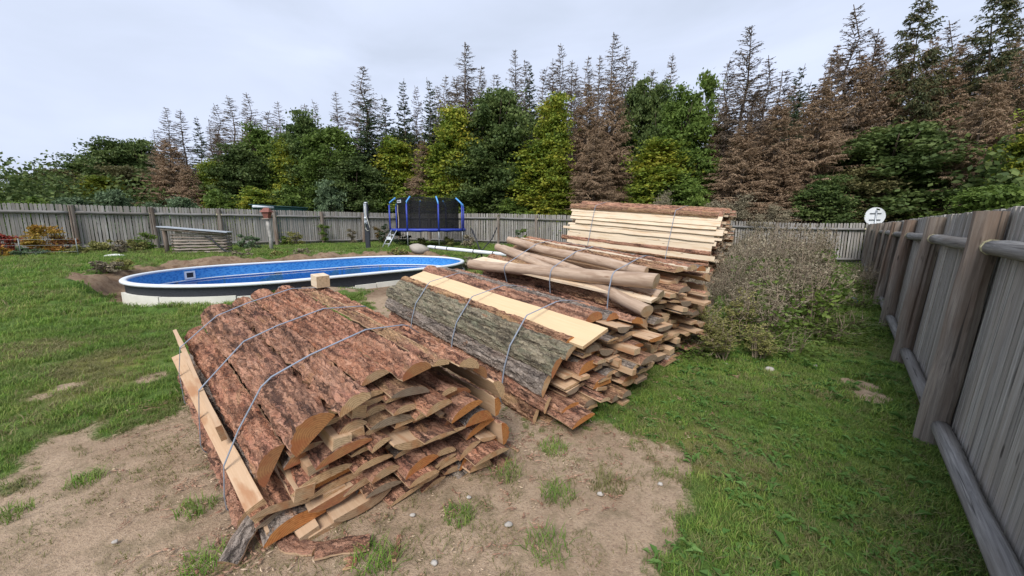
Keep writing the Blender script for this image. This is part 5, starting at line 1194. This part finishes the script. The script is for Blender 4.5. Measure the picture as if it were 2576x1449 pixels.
trees = [
 # kind, px, top, halfwidth, depth, label, group
 ('D', 25, 478, 45, 30, 'small dark tree at the far left edge of the wood', FG), ('D', 95, 445, 62, 33, 'dark rounded tree second from the left edge', FG), ('O', 170, 408, 75, 34, 'brownish green tree between the leftmost rounded trees', FG),
 ('D', 250, 378, 70, 36, 'dark tree on the rise of the left treeline', FG), ('D', 312, 332, 72, 35, 'dark knobbly tree forming the left shoulder of the wood', FG), ('D', 378, 330, 55, 36, 'dark open crowned tree left of the first bare spruces', FG),
 ('O', 330, 400, 70, 30, 'olive brown tree behind the pale shrubs', FG), ('Y', 265, 430, 55, 28, 'yellowing tree above the pale green shrubs on the left', FG), ('G', 60, 492, 55, 26, 'low green bushy tree near the left edge', FG),
 ('B', 450, 345, 62, 28, 'brown dead spruce low in the left part of the wood', SG), ('B', 490, 410, 45, 26, 'leaning brown dead spruce before the bare tops on the left', SG),
 ('S', 425, 325, 26, 34, 'leftmost thin bare spruce top', SG), ('S', 457, 268, 30, 34, 'first tall bare spruce of the left group', SG), ('S', 490, 272, 30, 35, 'second tall bare spruce of the left group', SG),
 ('E', 528, 292, 24, 33, 'thin green topped spruce among the left bare spruces', SG), ('S', 560, 300, 28, 35, 'short bare spruce left of the paired tops', SG), ('S', 578, 260, 30, 34, 'bare spruce with a crooked tip over the woodshed', SG), ('S', 612, 238, 36, 34, 'bushy bare spruce top above the woodshed', SG), ('S', 655, 232, 36, 34, 'tallest narrow bare spruce left of the green roof', SG), ('S', 725, 255, 32, 34, 'reddish bare spruce above the bird feeder', SG),
 ('Y', 540, 385, 38, 27, 'narrow yellow green hornbeam right of the brown spruce', FG), ('D', 625, 350, 65, 28, 'dark tree behind the woodshed', FG), ('G', 680, 300, 62, 30, 'green tree beneath the reddish bare spruce', FG), ('Y', 740, 330, 45, 29, 'yellow patched tree in the left middle of the wood', FG),
 ('D', 785, 262, 62, 30, 'dark twin topped tree left of the middle', FG), ('S', 815, 250, 24, 35, 'thin bare tip behind the twin topped tree', SG), ('S', 868, 228, 30, 35, 'pair of fine bare spruce tips left of the big greenish spruce', SG), ('G', 850, 295, 75, 28, 'broad green tree behind the shower', FG),
 ('S', 935, 165, 50, 31, 'tall open spruce with sparse needles left of the middle', SG), ('E', 940, 240, 52, 29, 'blue green spruce behind the shower', FG), ('D', 900, 380, 70, 25, 'low dark tree behind the shower top', FG),
 ('E', 1028, 198, 32, 32, 'ragged grey green spruce left of the trampoline', SG), ('S', 1060, 215, 26, 33, 'bare spruce with a green lower crown above the trampoline', SG), ('E', 1093, 195, 34, 32, 'dark ragged spruce above the trampoline', SG), ('S', 1130, 188, 34, 32, 'brownish bare spruce right of the ragged dark spruce', SG),
 ('S', 1180, 108, 52, 30, 'tall bare spruce crowning the middle of the wood', SG), ('B', 1185, 215, 55, 31, 'brown needled spruce under the tall middle spruce', SG), ('B', 1070, 350, 45, 27, 'brown dead spruce low behind the trampoline', SG),
 ('Y', 1005, 325, 62, 24, 'pointed yellow green hornbeam left of the trampoline', FG), ('Y', 1150, 245, 62, 26, 'yellow topped hornbeam above the trampoline', FG), ('Y', 1100, 350, 60, 24, 'yellow flecked tree just behind the trampoline', FG),
 ('D', 1255, 190, 85, 28, 'large dark tree in the middle of the wood', FG), ('D', 1215, 330, 90, 24, 'low spreading dark tree right of the trampoline', FG), ('S', 1295, 122, 34, 32, 'bare spruce rising from the large dark tree', SG), ('E', 1330, 158, 30, 31, 'dark green narrow spruce right of the large dark tree', SG),
 ('S', 1365, 165, 34, 33, 'pale bare spruce between the dark narrow spruce and the next tip', SG), ('S', 1403, 108, 36, 31, 'bare spruce with dense dark tip', SG), ('Y', 1385, 205, 58, 26, 'tall yellow green tree left of the brown spruces', FG), ('Y', 1355, 335, 78, 23.5, 'broad yellow flecked tree behind the white tube', FG),
 ('S', 1440, 165, 26, 33, 'faint bare spruce tip left of the brown pair', SG), ('S', 1467, 140, 36, 31, 'bare spruce over the left brown crown', SG), ('S', 1528, 82, 46, 29, 'tall bare spruce over the third bundle', SG), ('S', 1556, 115, 34, 30, 'bare spruce just right of the tallest tip over the third bundle', SG),
 ('B', 1470, 205, 58, 26, 'large rusty brown dead spruce left of the pale bundle', SG), ('B', 1530, 190, 52, 27, 'large brown dead spruce directly above the pale bundle', SG), ('B', 1490, 330, 58, 24, 'drooping brown dead spruce low over the third bundle', SG), ('D', 1590, 170, 50, 29, 'dark tree behind the right side of the brown spruces', FG),
 ('S', 1665, 130, 30, 31, 'bare tip above the green trees over the pale bundle', SG), ('D', 1640, 180, 55, 28, 'dark open tree over the pale bundle', FG), ('T', 1755, 150, 42, 26, 'slender thin leaved tree left of the big bare spruce', FG), ('G', 1700, 200, 72, 25, 'tall green tree over the pale bundle', FG), ('Y', 1645, 330, 85, 22, 'green and orange flecked tree behind the pale bundle', FG), ('G', 1700, 420, 75, 20.5, 'low green tree right behind the pale bundle', FG),
 ('S', 1842, 62, 60, 24, 'tall bare spruce right of the pale bundle', SG), ('S', 1895, 140, 48, 24, 'shorter bare spruce beside the tall bare one', SG), ('E', 1970, 160, 38, 25, 'green tipped spruce in the gap of the skyline', SG), ('B', 1850, 300, 75, 21, 'grey brown dead spruce right of the pale bundle', SG), ('B', 1930, 240, 75, 22, 'grey brown dead spruce beneath the skyline gap', SG),
 ('S', 2085, 10, 60, 22, 'tall cone hung spruce right of the skyline gap', SG), ('B', 2030, 190, 80, 21.5, 'wide brown dead spruce right of the skyline gap', SG), ('B', 2110, 130, 75, 22, 'brown dead spruce beneath the cone hung top', SG), ('B', 1950, 400, 70, 19.5, 'drooping brown spruce low above the fence right of centre', SG),
 ('L', 2235, -30, 75, 21, 'tall greenish larch near the right edge', SG), ('B', 2190, 170, 80, 20, 'brown spruce beneath the greenish larch', SG), ('L', 2415, -60, 85, 19, 'largest greenish larch top right', SG), ('B', 2320, 140, 85, 19, 'brown spruce between the two larches', SG), ('B', 2430, 180, 80, 18, 'rust brown spruce beneath the largest larch', SG), ('B', 2490, 120, 65, 19, 'brown spruce right of the largest larch', SG),
 ('E', 2590, -40, 70, 18, 'dark spruce cut by the right edge', SG), ('Y', 2585, 225, 75, 15, 'bright yellow green tree at the right edge', FG), ('D', 2215, 285, 135, 17.6, 'large rounded dark tree above the road sign', FG), ('O', 2150, 400, 90, 18.2, 'olive tree left of the road sign', FG), ('G', 2330, 420, 95, 15.2, 'green tree above the right fence', FG), ('G', 2480, 445, 90, 13, 'green tree above the nearest right fence post', FG), ('D', 2060, 430, 70, 19, 'dark low tree left of the road sign', FG),
 ('H', 2560, 470, 80, 12, 'low green shrub over the right fence edge', UG), ('H', 2270, 480, 60, 16.2, 'green shrub right behind the road sign', UG), ('H', 2110, 500, 60, 19.4, 'green shrub left behind the road sign', UG),
 ('P', 290, 472, 52, 24, 'pale green willow shrub behind the left fence', UG), ('P', 190, 492, 55, 23, 'pale green shrub left of the willow shrub', UG), ('P', 395, 505, 40, 23, 'pale shrub behind the left fence before the brown spruce', UG), ('P', 465, 492, 42, 23, 'pale shrub behind the woodshed', UG), ('H', 90, 500, 60, 22, 'green shrub behind the fence at far left', UG), ('P', 835, 448, 42, 25, 'pale leaved shrub beside the shower top', UG),
 ('H', 560, 480, 55, 24, 'green shrub right of the pale shrubs', UG), ('Y', 655, 460, 48, 24, 'yellow green low tree behind the green roof', FG), ('H', 740, 470, 60, 26, 'green shrub above the green roof', UG), ('H', 970, 480, 55, 26, 'green shrub left behind the trampoline', UG), ('H', 1060, 485, 60, 25, 'green shrub behind the trampoline net', UG), ('H', 1180, 490, 60, 25, 'green shrub right behind the trampoline net', UG),
 ('H', 1290, 500, 60, 24, 'green shrub above the fence in the middle', UG), ('Y', 1400, 470, 60, 23, 'yellow flecked low tree left of the pale bundle', FG), ('H', 1740, 470, 50, 19, 'bright green shrub over the pale bundle', UG),
 ('W', 1665, 478, 34, 17.5, 'brown seeded shrub above the pale bundle', UG), ('W', 1790, 495, 50, 17.0, 'pale brown dry shrub at the right end of the pale bundle', UG), ('W', 1860, 485, 60, 16.9, 'pale brown dry shrub behind the fence right of the pale bundle', UG), ('W', 1945, 505, 42, 17.6, 'brown dry shrub at the end of the brown thicket', UG),
]
for i, (k, px, ty_, hw, Y_, lb, gp) in enumerate(trees): plant(k, px, ty_, hw * 1.08, Y_, lb, gp, i, cat='shrub' if k in 'PHW' else 'tree')
# deep rows, dark
used_ = set()
def deep_label(px):
    for k_, p_, *_r in sorted([q for q in trees if q[0] in 'DGYOTBSEL'], key=lambda q: abs(q[1] - px)):
        if _r[3] not in used_: used_.add(_r[3]); return 'dark tree deep behind the ' + ' '.join(_r[3].split()[:10])
for i in range(26):
    px = -40 + i * 108 + random.uniform(-25, 25); sky_y = np.interp(px, [0, 300, 600, 900, 1200, 1500, 1800, 2100, 2600], [470, 380, 380, 310, 270, 240, 270, 250, 200])
    plant('D' if i % 3 else 'O', px, sky_y + random.uniform(10, 60), 85, 31 + 4 * (i % 3) - max(0, (px - 1500) / 150), deep_label(px), 'trees deep in the wood', i)
for i, (k_, px, ty_, Y_) in enumerate([('S', 1110, 215, 36), ('S', 1155, 190, 37), ('S', 1215, 165, 36), ('S', 1250, 185, 37), ('S', 1320, 150, 36), ('S', 1385, 150, 36), ('S', 1430, 150, 35), ('S', 1495, 140, 35), ('S', 1575, 150, 35), ('S', 1620, 170, 35), ('S', 1800, 150, 30), ('S', 1935, 175, 29),
    ('B', 1800, 260, 25), ('B', 1875, 220, 26), ('B', 1960, 210, 27), ('B', 2050, 110, 27), ('S', 2140, 75, 26), ('B', 2150, 95, 26), ('B', 2215, 90, 25), ('B', 2275, 80, 24), ('S', 2310, 50, 25), ('B', 2345, 85, 24), ('B', 2385, 95, 23), ('B', 2460, 75, 23), ('S', 2480, 40, 23), ('B', 2540, 110, 22), ('E', 2000, 205, 28), ('B', 650, 300, 36), ('B', 575, 330, 36), ('S', 700, 275, 37), ('S', 790, 260, 37), ('E', 985, 240, 35)]):
    l_ = deep_label(px).replace('dark tree', 'brown spruce' if k_ == 'B' else 'bare spruce' if k_ == 'S' else 'green spruce'); plant(k_, px, ty_, 42 if px < 1700 else 58, Y_, l_, 'spruces deep in the wood', i)
# forest floor growth seen as one mass through the trunks
r = np.random.default_rng(5); n = 110000; Yb = None
pxs = r.uniform(-250, 2800, n); Yf = np.interp(pxs, [0, 1001, 1600, 2165, 2600], [17.5, 28, 23, 19.5, 9]) + r.uniform(4.0, 11, n) * np.interp(pxs, [0, 2200, 2700], [1, 1, .5])
xx = (pxs - 1288) / FPX / 1.0128 * Yf; zz = terr(xx, Yf) + r.uniform(0, 1, n) ** 1.2 * 3.4 * (1 + 1.1 * fbm(xx * .5, Yf * .5, 2, 3))
V, F = quads(np.stack([xx, Yf, zz], 1), .17, r, .2)
tag(ob('forest_undergrowth', mk_mesh('forest_undergrowth', V, F, [LD], rnd=r.uniform(0, 1, n))), 'dark undergrowth between the trunks of the wood', 'undergrowth', kind='stuff')

# coloured bed shrubs and weeds along the fence
def bush(px, py, Y, w, h, mat, label, seed, n=2200, leaf=.05, nm='garden_shrub', cat='shrub', grp=None, st=TWIGB, shape='round'):
    x, y, _ = at_depth(px, py, Y); root = thing(nm, label, cat, (x, y, T(x, y)), 0, grp)
    b = MB(); rr = random.Random(seed)
    for k in range(9):
        a = rr.uniform(0, 6.28); q = w * rr.uniform(.2, .8); b.tube([(0, 0, -.03), (math.cos(a) * q * .5, math.sin(a) * q * .5, h * .5), (math.cos(a) * q, math.sin(a) * q, h * rr.uniform(.6, .95))], [.012, .009, .003], 4)
    b.obj('stems', st, root)
    ob('foliage', crown_mesh(h, w, mat, seed, 36, n // 36, leaf, cl=min(w, h) * .3, shape=shape), root); return root
bush(20, 635, 13.6, .42, .85, LR, 'red leaved shrub at the left edge before the fence', 1)
bush(110, 635, 14.2, .75, 1.05, LA, 'yellow and orange shrub beside the red one', 2, 4200)
bush(170, 635, 14.6, .35, .65, leaf_mat('leaf_russet', [(.25, .10, .03), (.34, .14, .06), (.30, .17, .06)]), 'russet shrub right of the yellow shrub', 3)
bush(5, 640, 12.7, .25, .3, LA, 'low yellow plant at the left edge', 4, 900)
WG = 'weeds along the foot of the back fence'
for i, (px, py, Y, w, h, m, lb) in enumerate([(265, 638, 15, .6, .42, LWG, 'low olive weed patch right of the second fence post'), (305, 643, 14.4, .25, .5, LW, 'dry pale grass clump beside the flat white stone'), (370, 622, 16.4, .45, .85, LG, 'leafy weed left of the woodshed'), (345, 625, 15.8, .4, .45, LWG, 'weeds between the white stone and the woodshed'),
    (640, 628, 17.5, .35, .6, LP, 'pale weed left of the bird feeder'), (610, 612, 17.8, .3, .7, LP, 'thin weed right of the woodshed'), (815, 610, 22.3, .42, 1.45, LG, 'tall green climbing plant in front of the fence'), (745, 615, 21, .45, .8, LWG, 'yellowish weed right of the bird feeder'), (720, 612, 21, .3, .5, LG, 'low weed left of the climbing plant'), (885, 600, 23, .3, 1.1, LW, 'thin dry vine left of the shower'),
    (970, 610, 23, .55, 1.25, LE, 'dark evergreen shrub left of the trampoline'), (955, 600, 23.5, .35, 1.2, leaf_mat('leaf_rusty', [(.12, .08, .02), (.2, .12, .04), (.16, .15, .04)]), 'rusty leaved shrub left of the trampoline'), (1010, 618, 21.5, .55, .75, LE, 'dark bush under the trampoline'), (1060, 618, 20.8, .4, .4, LWG, 'olive weeds under the trampoline'), (1125, 618, 20.5, .4, .5, LWG, 'olive weeds under the right of the trampoline'), (1180, 618, 19.5, .35, .75, LW, 'dry weed right of the trampoline'), (1190, 628, 17, .5, .3, LG, 'green weeds behind the white tube'),
    (1320, 610, 21, .3, 1.3, LG, 'young green shoots before the fence above the third bundle'), (1300, 600, 22, .25, 1.0, LP, 'thin pale shoots left of the third bundle'), (60, 640, 13.2, .6, .25, LP, 'grey green ground plants under the yellow shrub'), (200, 640, 14, .4, .25, LWG, 'low plants behind the wire fence end'), (545, 612, 18.6, .25, .4, LG, 'weed peeking over the woodshed')]):
    bush(px, py, Y, w, h, m, lb, 40 + i, 1500, .045, 'weed_plant', 'weed', WG)
BW = 'plants on the pool bank'
for i, (px, py, Y, w, h, m, lb) in enumerate([(1230, 660, 11.5, .35, .5, LWG, 'sprawling weed at the right end of the pool'), (1185, 655, 12.6, .35, .4, LW, 'dry weed above the right end of the pool'), (1200, 690, 9.6, .25, .3, LWG, 'low weed between pool and second bundle'), (1140, 642, 14, .3, .2, LG, 'green weed on the bank before the boulder'), (900, 640, 15.6, .35, .18, LG, 'small green weed on the bank below the shower'), (700, 640, 13.6, .6, .15, LWG, 'olive tuft on the left part of the bank'), (1270, 655, 11, .3, .45, LW, 'dry plant left of the third bundle end'), (600, 655, 13.0, .5, .22, LW, 'dry tuft on the bank behind the left of the pool'), (265, 700, 8.9, .35, .22, LW, 'dry grass hanging in the pit left of the pool'), (300, 690, 9.2, .3, .25, LWG, 'weeds in the pit at the left end of the pool'), (760, 638, 14.6, .5, .18, LW, 'dry weeds on the bank behind the middle of the pool'), (1000, 637, 15, .5, .2, LWG, 'weeds on the bank right of the shower'), (670, 718, 7.3, .16, .2, LG, 'small leafy weed above the near bundle at the pool wall')]):
    bush(px, py, Y, w, h, m, lb, 80 + i, 1100, .04, 'bank_weed', 'weed', BW)

# the big thicket of dry weeds between bundles and right fence
def weed_meshes(h, w, seed, ns=46, mat=LW, seeds=55, lean=.5, leafy=None):
    r = np.random.default_rng(seed); b = MB(); P_ = []; D1 = []
    for k in range(ns):
        a = r.uniform(0, 6.28); q0 = w * .35 * math.sqrt(r.uniform()); q1 = w * r.uniform(.15, .95) ; hh_ = h * r.uniform(.5, 1.05) * (1 - .25 * q1 / w)
        p0 = np.array([q0 * math.cos(a), q0 * math.sin(a), -.03]); a2 = a + r.normal() * .7; p2 = np.array([q1 * math.cos(a2), q1 * math.sin(a2), hh_]); p1 = (p0 + p2) / 2 + np.array([0, 0, h * .12]) + r.normal(size=3) * .04
        b.tube([tuple(p0), tuple(p1), tuple(p2)], [.006, .005, .0025], 3, cap=False)
        for j in range(9):
            t_ = r.uniform(.3, 1); c_ = p0 * (1 - t_) ** 2 + 2 * p1 * t_ * (1 - t_) + p2 * t_ ** 2; an = r.uniform(0, 6.28); l = h * r.uniform(.08, .2)
            e = c_ + np.array([math.cos(an) * l * .7, math.sin(an) * l * .7, l * r.uniform(.1, .9)]); b.tube([tuple(c_), tuple(e)], [.0025, .001], 3, cap=False)
            m = seeds // 9 + 1; q = r.uniform(.25, 1.05, m)[:, None]; P_.append(c_ + (e - c_) * q + r.normal(size=(m, 3)) * .014)
    P_ = np.concatenate(P_); V, F = quads(P_, .016, r, .1)
    nb = len(P_); mi = np.zeros(nb)
    if leafy is not None:
        m = ns * 32; ks = r.uniform(0, 1, (m, 1)); a = r.uniform(0, 6.28, m); q = w * .8 * np.sqrt(r.uniform(size=m)); PP = np.stack([q * np.cos(a), q * np.sin(a), h * .6 * r.uniform(0, 1, m) ** 1.8], 1); V2, F2 = quads(PP, .038, r, .2); F = np.concatenate([F, F2 + len(V)]); V = np.concatenate([V, V2]); mi = np.concatenate([mi, np.ones(m)])
    return b.mesh('stems', [STEMM]), mk_mesh('seed_heads', V, F, [mat] + ([leafy] if leafy is not None else []), mi, rnd=r.uniform(0, 1, len(F)))
STEMM = plain('dry_stem', (.27, .21, .155), .9, .1, var=.25)
WP = {'dry': [weed_meshes(1.0, .5, s_) for s_ in (1, 2, 3)], 'mix': [weed_meshes(1.0, .5, s_, mat=LW, leafy=LG) for s_ in (4, 5)], 'gold': [weed_meshes(1.0, .18, s_, 16, LWG, 130, .1) for s_ in (6, 7)], 'green': [weed_meshes(1.0, .6, s_, 26, LG, 50, leafy=LG) for s_ in (8, 9)]}
WPL = 'weeds in the thicket beside the bundles'
wl = [('dry', 1850, 800, 1.15, 1.0, 'dry brown weed at the front left of the thicket'), ('mix', 1905, 770, 1.5, 1.3, 'tall dry brown weed in the middle of the thicket'), ('dry', 1965, 745, 1.75, 1.4, 'tallest dry brown weed of the thicket'), ('dry', 1890, 715, 1.4, 1.2, 'dry weed close to the pale bundle end'), ('dry', 1835, 735, 1.25, 1.3, 'dry weed hiding the foot of the pale bundle'), ('mix', 2030, 735, 1.6, 1.3, 'dry weed on the right slope of the thicket'),
      ('mix', 2020, 805, 1.2, 1.5, 'half green weed on the right of the thicket'), ('mix', 1985, 830, 1.1, 1.5, 'half green bushy weed in front of the thicket'), ('mix', 1900, 860, .8, 1.2, 'half green weed low in the middle front'), ('gold', 1775, 885, .80, 1.1, 'yellowish upright goldenrod nearest the bundles'), ('gold', 1850, 870, .85, 1.2, 'yellowish upright goldenrod in front of the dry weeds'), ('gold', 1815, 905, .6, 1.2, 'short yellowish goldenrod at the thicket front'), ('gold', 1905, 905, .5, 1.0, 'small yellowish weed low before the thicket'),
      ('green', 2060, 850, .42, 1.1, 'leafy green weed at the right foot of the thicket'), ('green', 2110, 825, .35, 1.1, 'leafy green weed towards the fence posts'), ('green', 1960, 885, .35, 1.0, 'low leafy weed in front of the thicket'), ('green', 2150, 775, .45, .9, 'leafy green weed around the toy'), ('dry', 1730, 850, .50, 1.0, 'greyish dry weed between third bundle and thicket'), ('dry', 1710, 800, .60, 1.0, 'greyish dry brush leaning on the bundle ends'), ('dry', 1770, 770, .75, 1.2, 'greyish dry brush below the pale bundle'),
      ('mix', 2185, 745, .60, 1.0, 'brown and green weed against the fence posts'), ('dry', 2180, 715, .60, .9, 'dry weed tangle at the foot of the far fence posts'), ('dry', 1945, 700, 1.7, 1.4, 'dry weed at the back of the thicket'), ('dry', 1860, 690, 1.35, 1.1, 'dry weed at the back beside the bundle end'), ('green', 1740, 890, .30, .9, 'small green weed at the foot of the third bundle'), ('mix', 2040, 705, 1.4, 1.2, 'dry weed at the far right of the thicket')]
for i, (k, px, py, h, w, lb) in enumerate(wl):
    x, y = ground_px(px, py); root = thing('tall_weed', lb, 'weed', (x, y, T(x, y)), random.uniform(0, 6.28), WPL); sm_, fm_ = WP[k][i % len(WP[k])]
    for nme, me in (('stems', sm_), ('seed_heads', fm_)): o = ob(nme, me, root); o.scale = (w * 1.08, w * 1.08, h * (1.18 if k in ('dry', 'mix') else 1.0))

# bark chips and sawdust flakes round the bundles
def chips(n, rad, seed):
    r = np.random.default_rng(seed); V = []; F = []; rn = []
    for i in range(n):
        a = r.uniform(0, 6.28); q = rad * math.sqrt(r.uniform()); x, y = q * math.cos(a), q * math.sin(a); b = r.uniform(0, 6.28); l = r.uniform(.008, .03); w = l * r.uniform(.2, .6); tz = r.uniform(-.4, .4)
        dx, dy = math.cos(b) * l, math.sin(b) * l; sx, sy = -math.sin(b) * w, math.cos(b) * w; k = len(V)
        V += [(x - dx, y - dy, .003), (x + sx, y + sy, .004 + abs(tz) * .01), (x + dx, y + dy, .005 + l * abs(tz)), (x - sx * .7, y - sy * .7, .004), (x, y, .012)]
        F += [(k, k + 1, k + 4), (k + 1, k + 2, k + 4), (k + 2, k + 3, k + 4), (k + 3, k, k + 4)]; rn += [r.uniform()] * 4
    return V, F, rn
CH1 = leaf_mat('bark_chip', [(.12, .065, .045), (.26, .13, .085), (.42, .27, .18)], 0, 3); CH2 = leaf_mat('wood_chip', [(.40, .28, .18), (.58, .44, .30), (.30, .22, .16)], 0, 3)
ps = []
for B_ in (b1, b2, b3):
    for k in range(420):
        a_ = random.uniform(-.35, 1.9); q = random.uniform(0, 1) ** 1.6
        w_ = B_.root.location + B_.v * a_ - B_.u * (-.15 + 1.0 * q) if k % 3 else B_.root.location + B_.v * (-.05 - .5 * q) + B_.u * random.uniform(-.2, B_.L)
        ps.append((w_.x, w_.y, T(w_.x, w_.y) + .004))
scatter('bark_chips', [blade_mesh('chips', CH1, chips, 5, .07, 1), blade_mesh('chips', CH2, chips, 4, .07, 2), blade_mesh('chips', CH1, chips, 7, .09, 3)], np.array(ps), rng.uniform(.3, .8, len(ps)), 'chips')
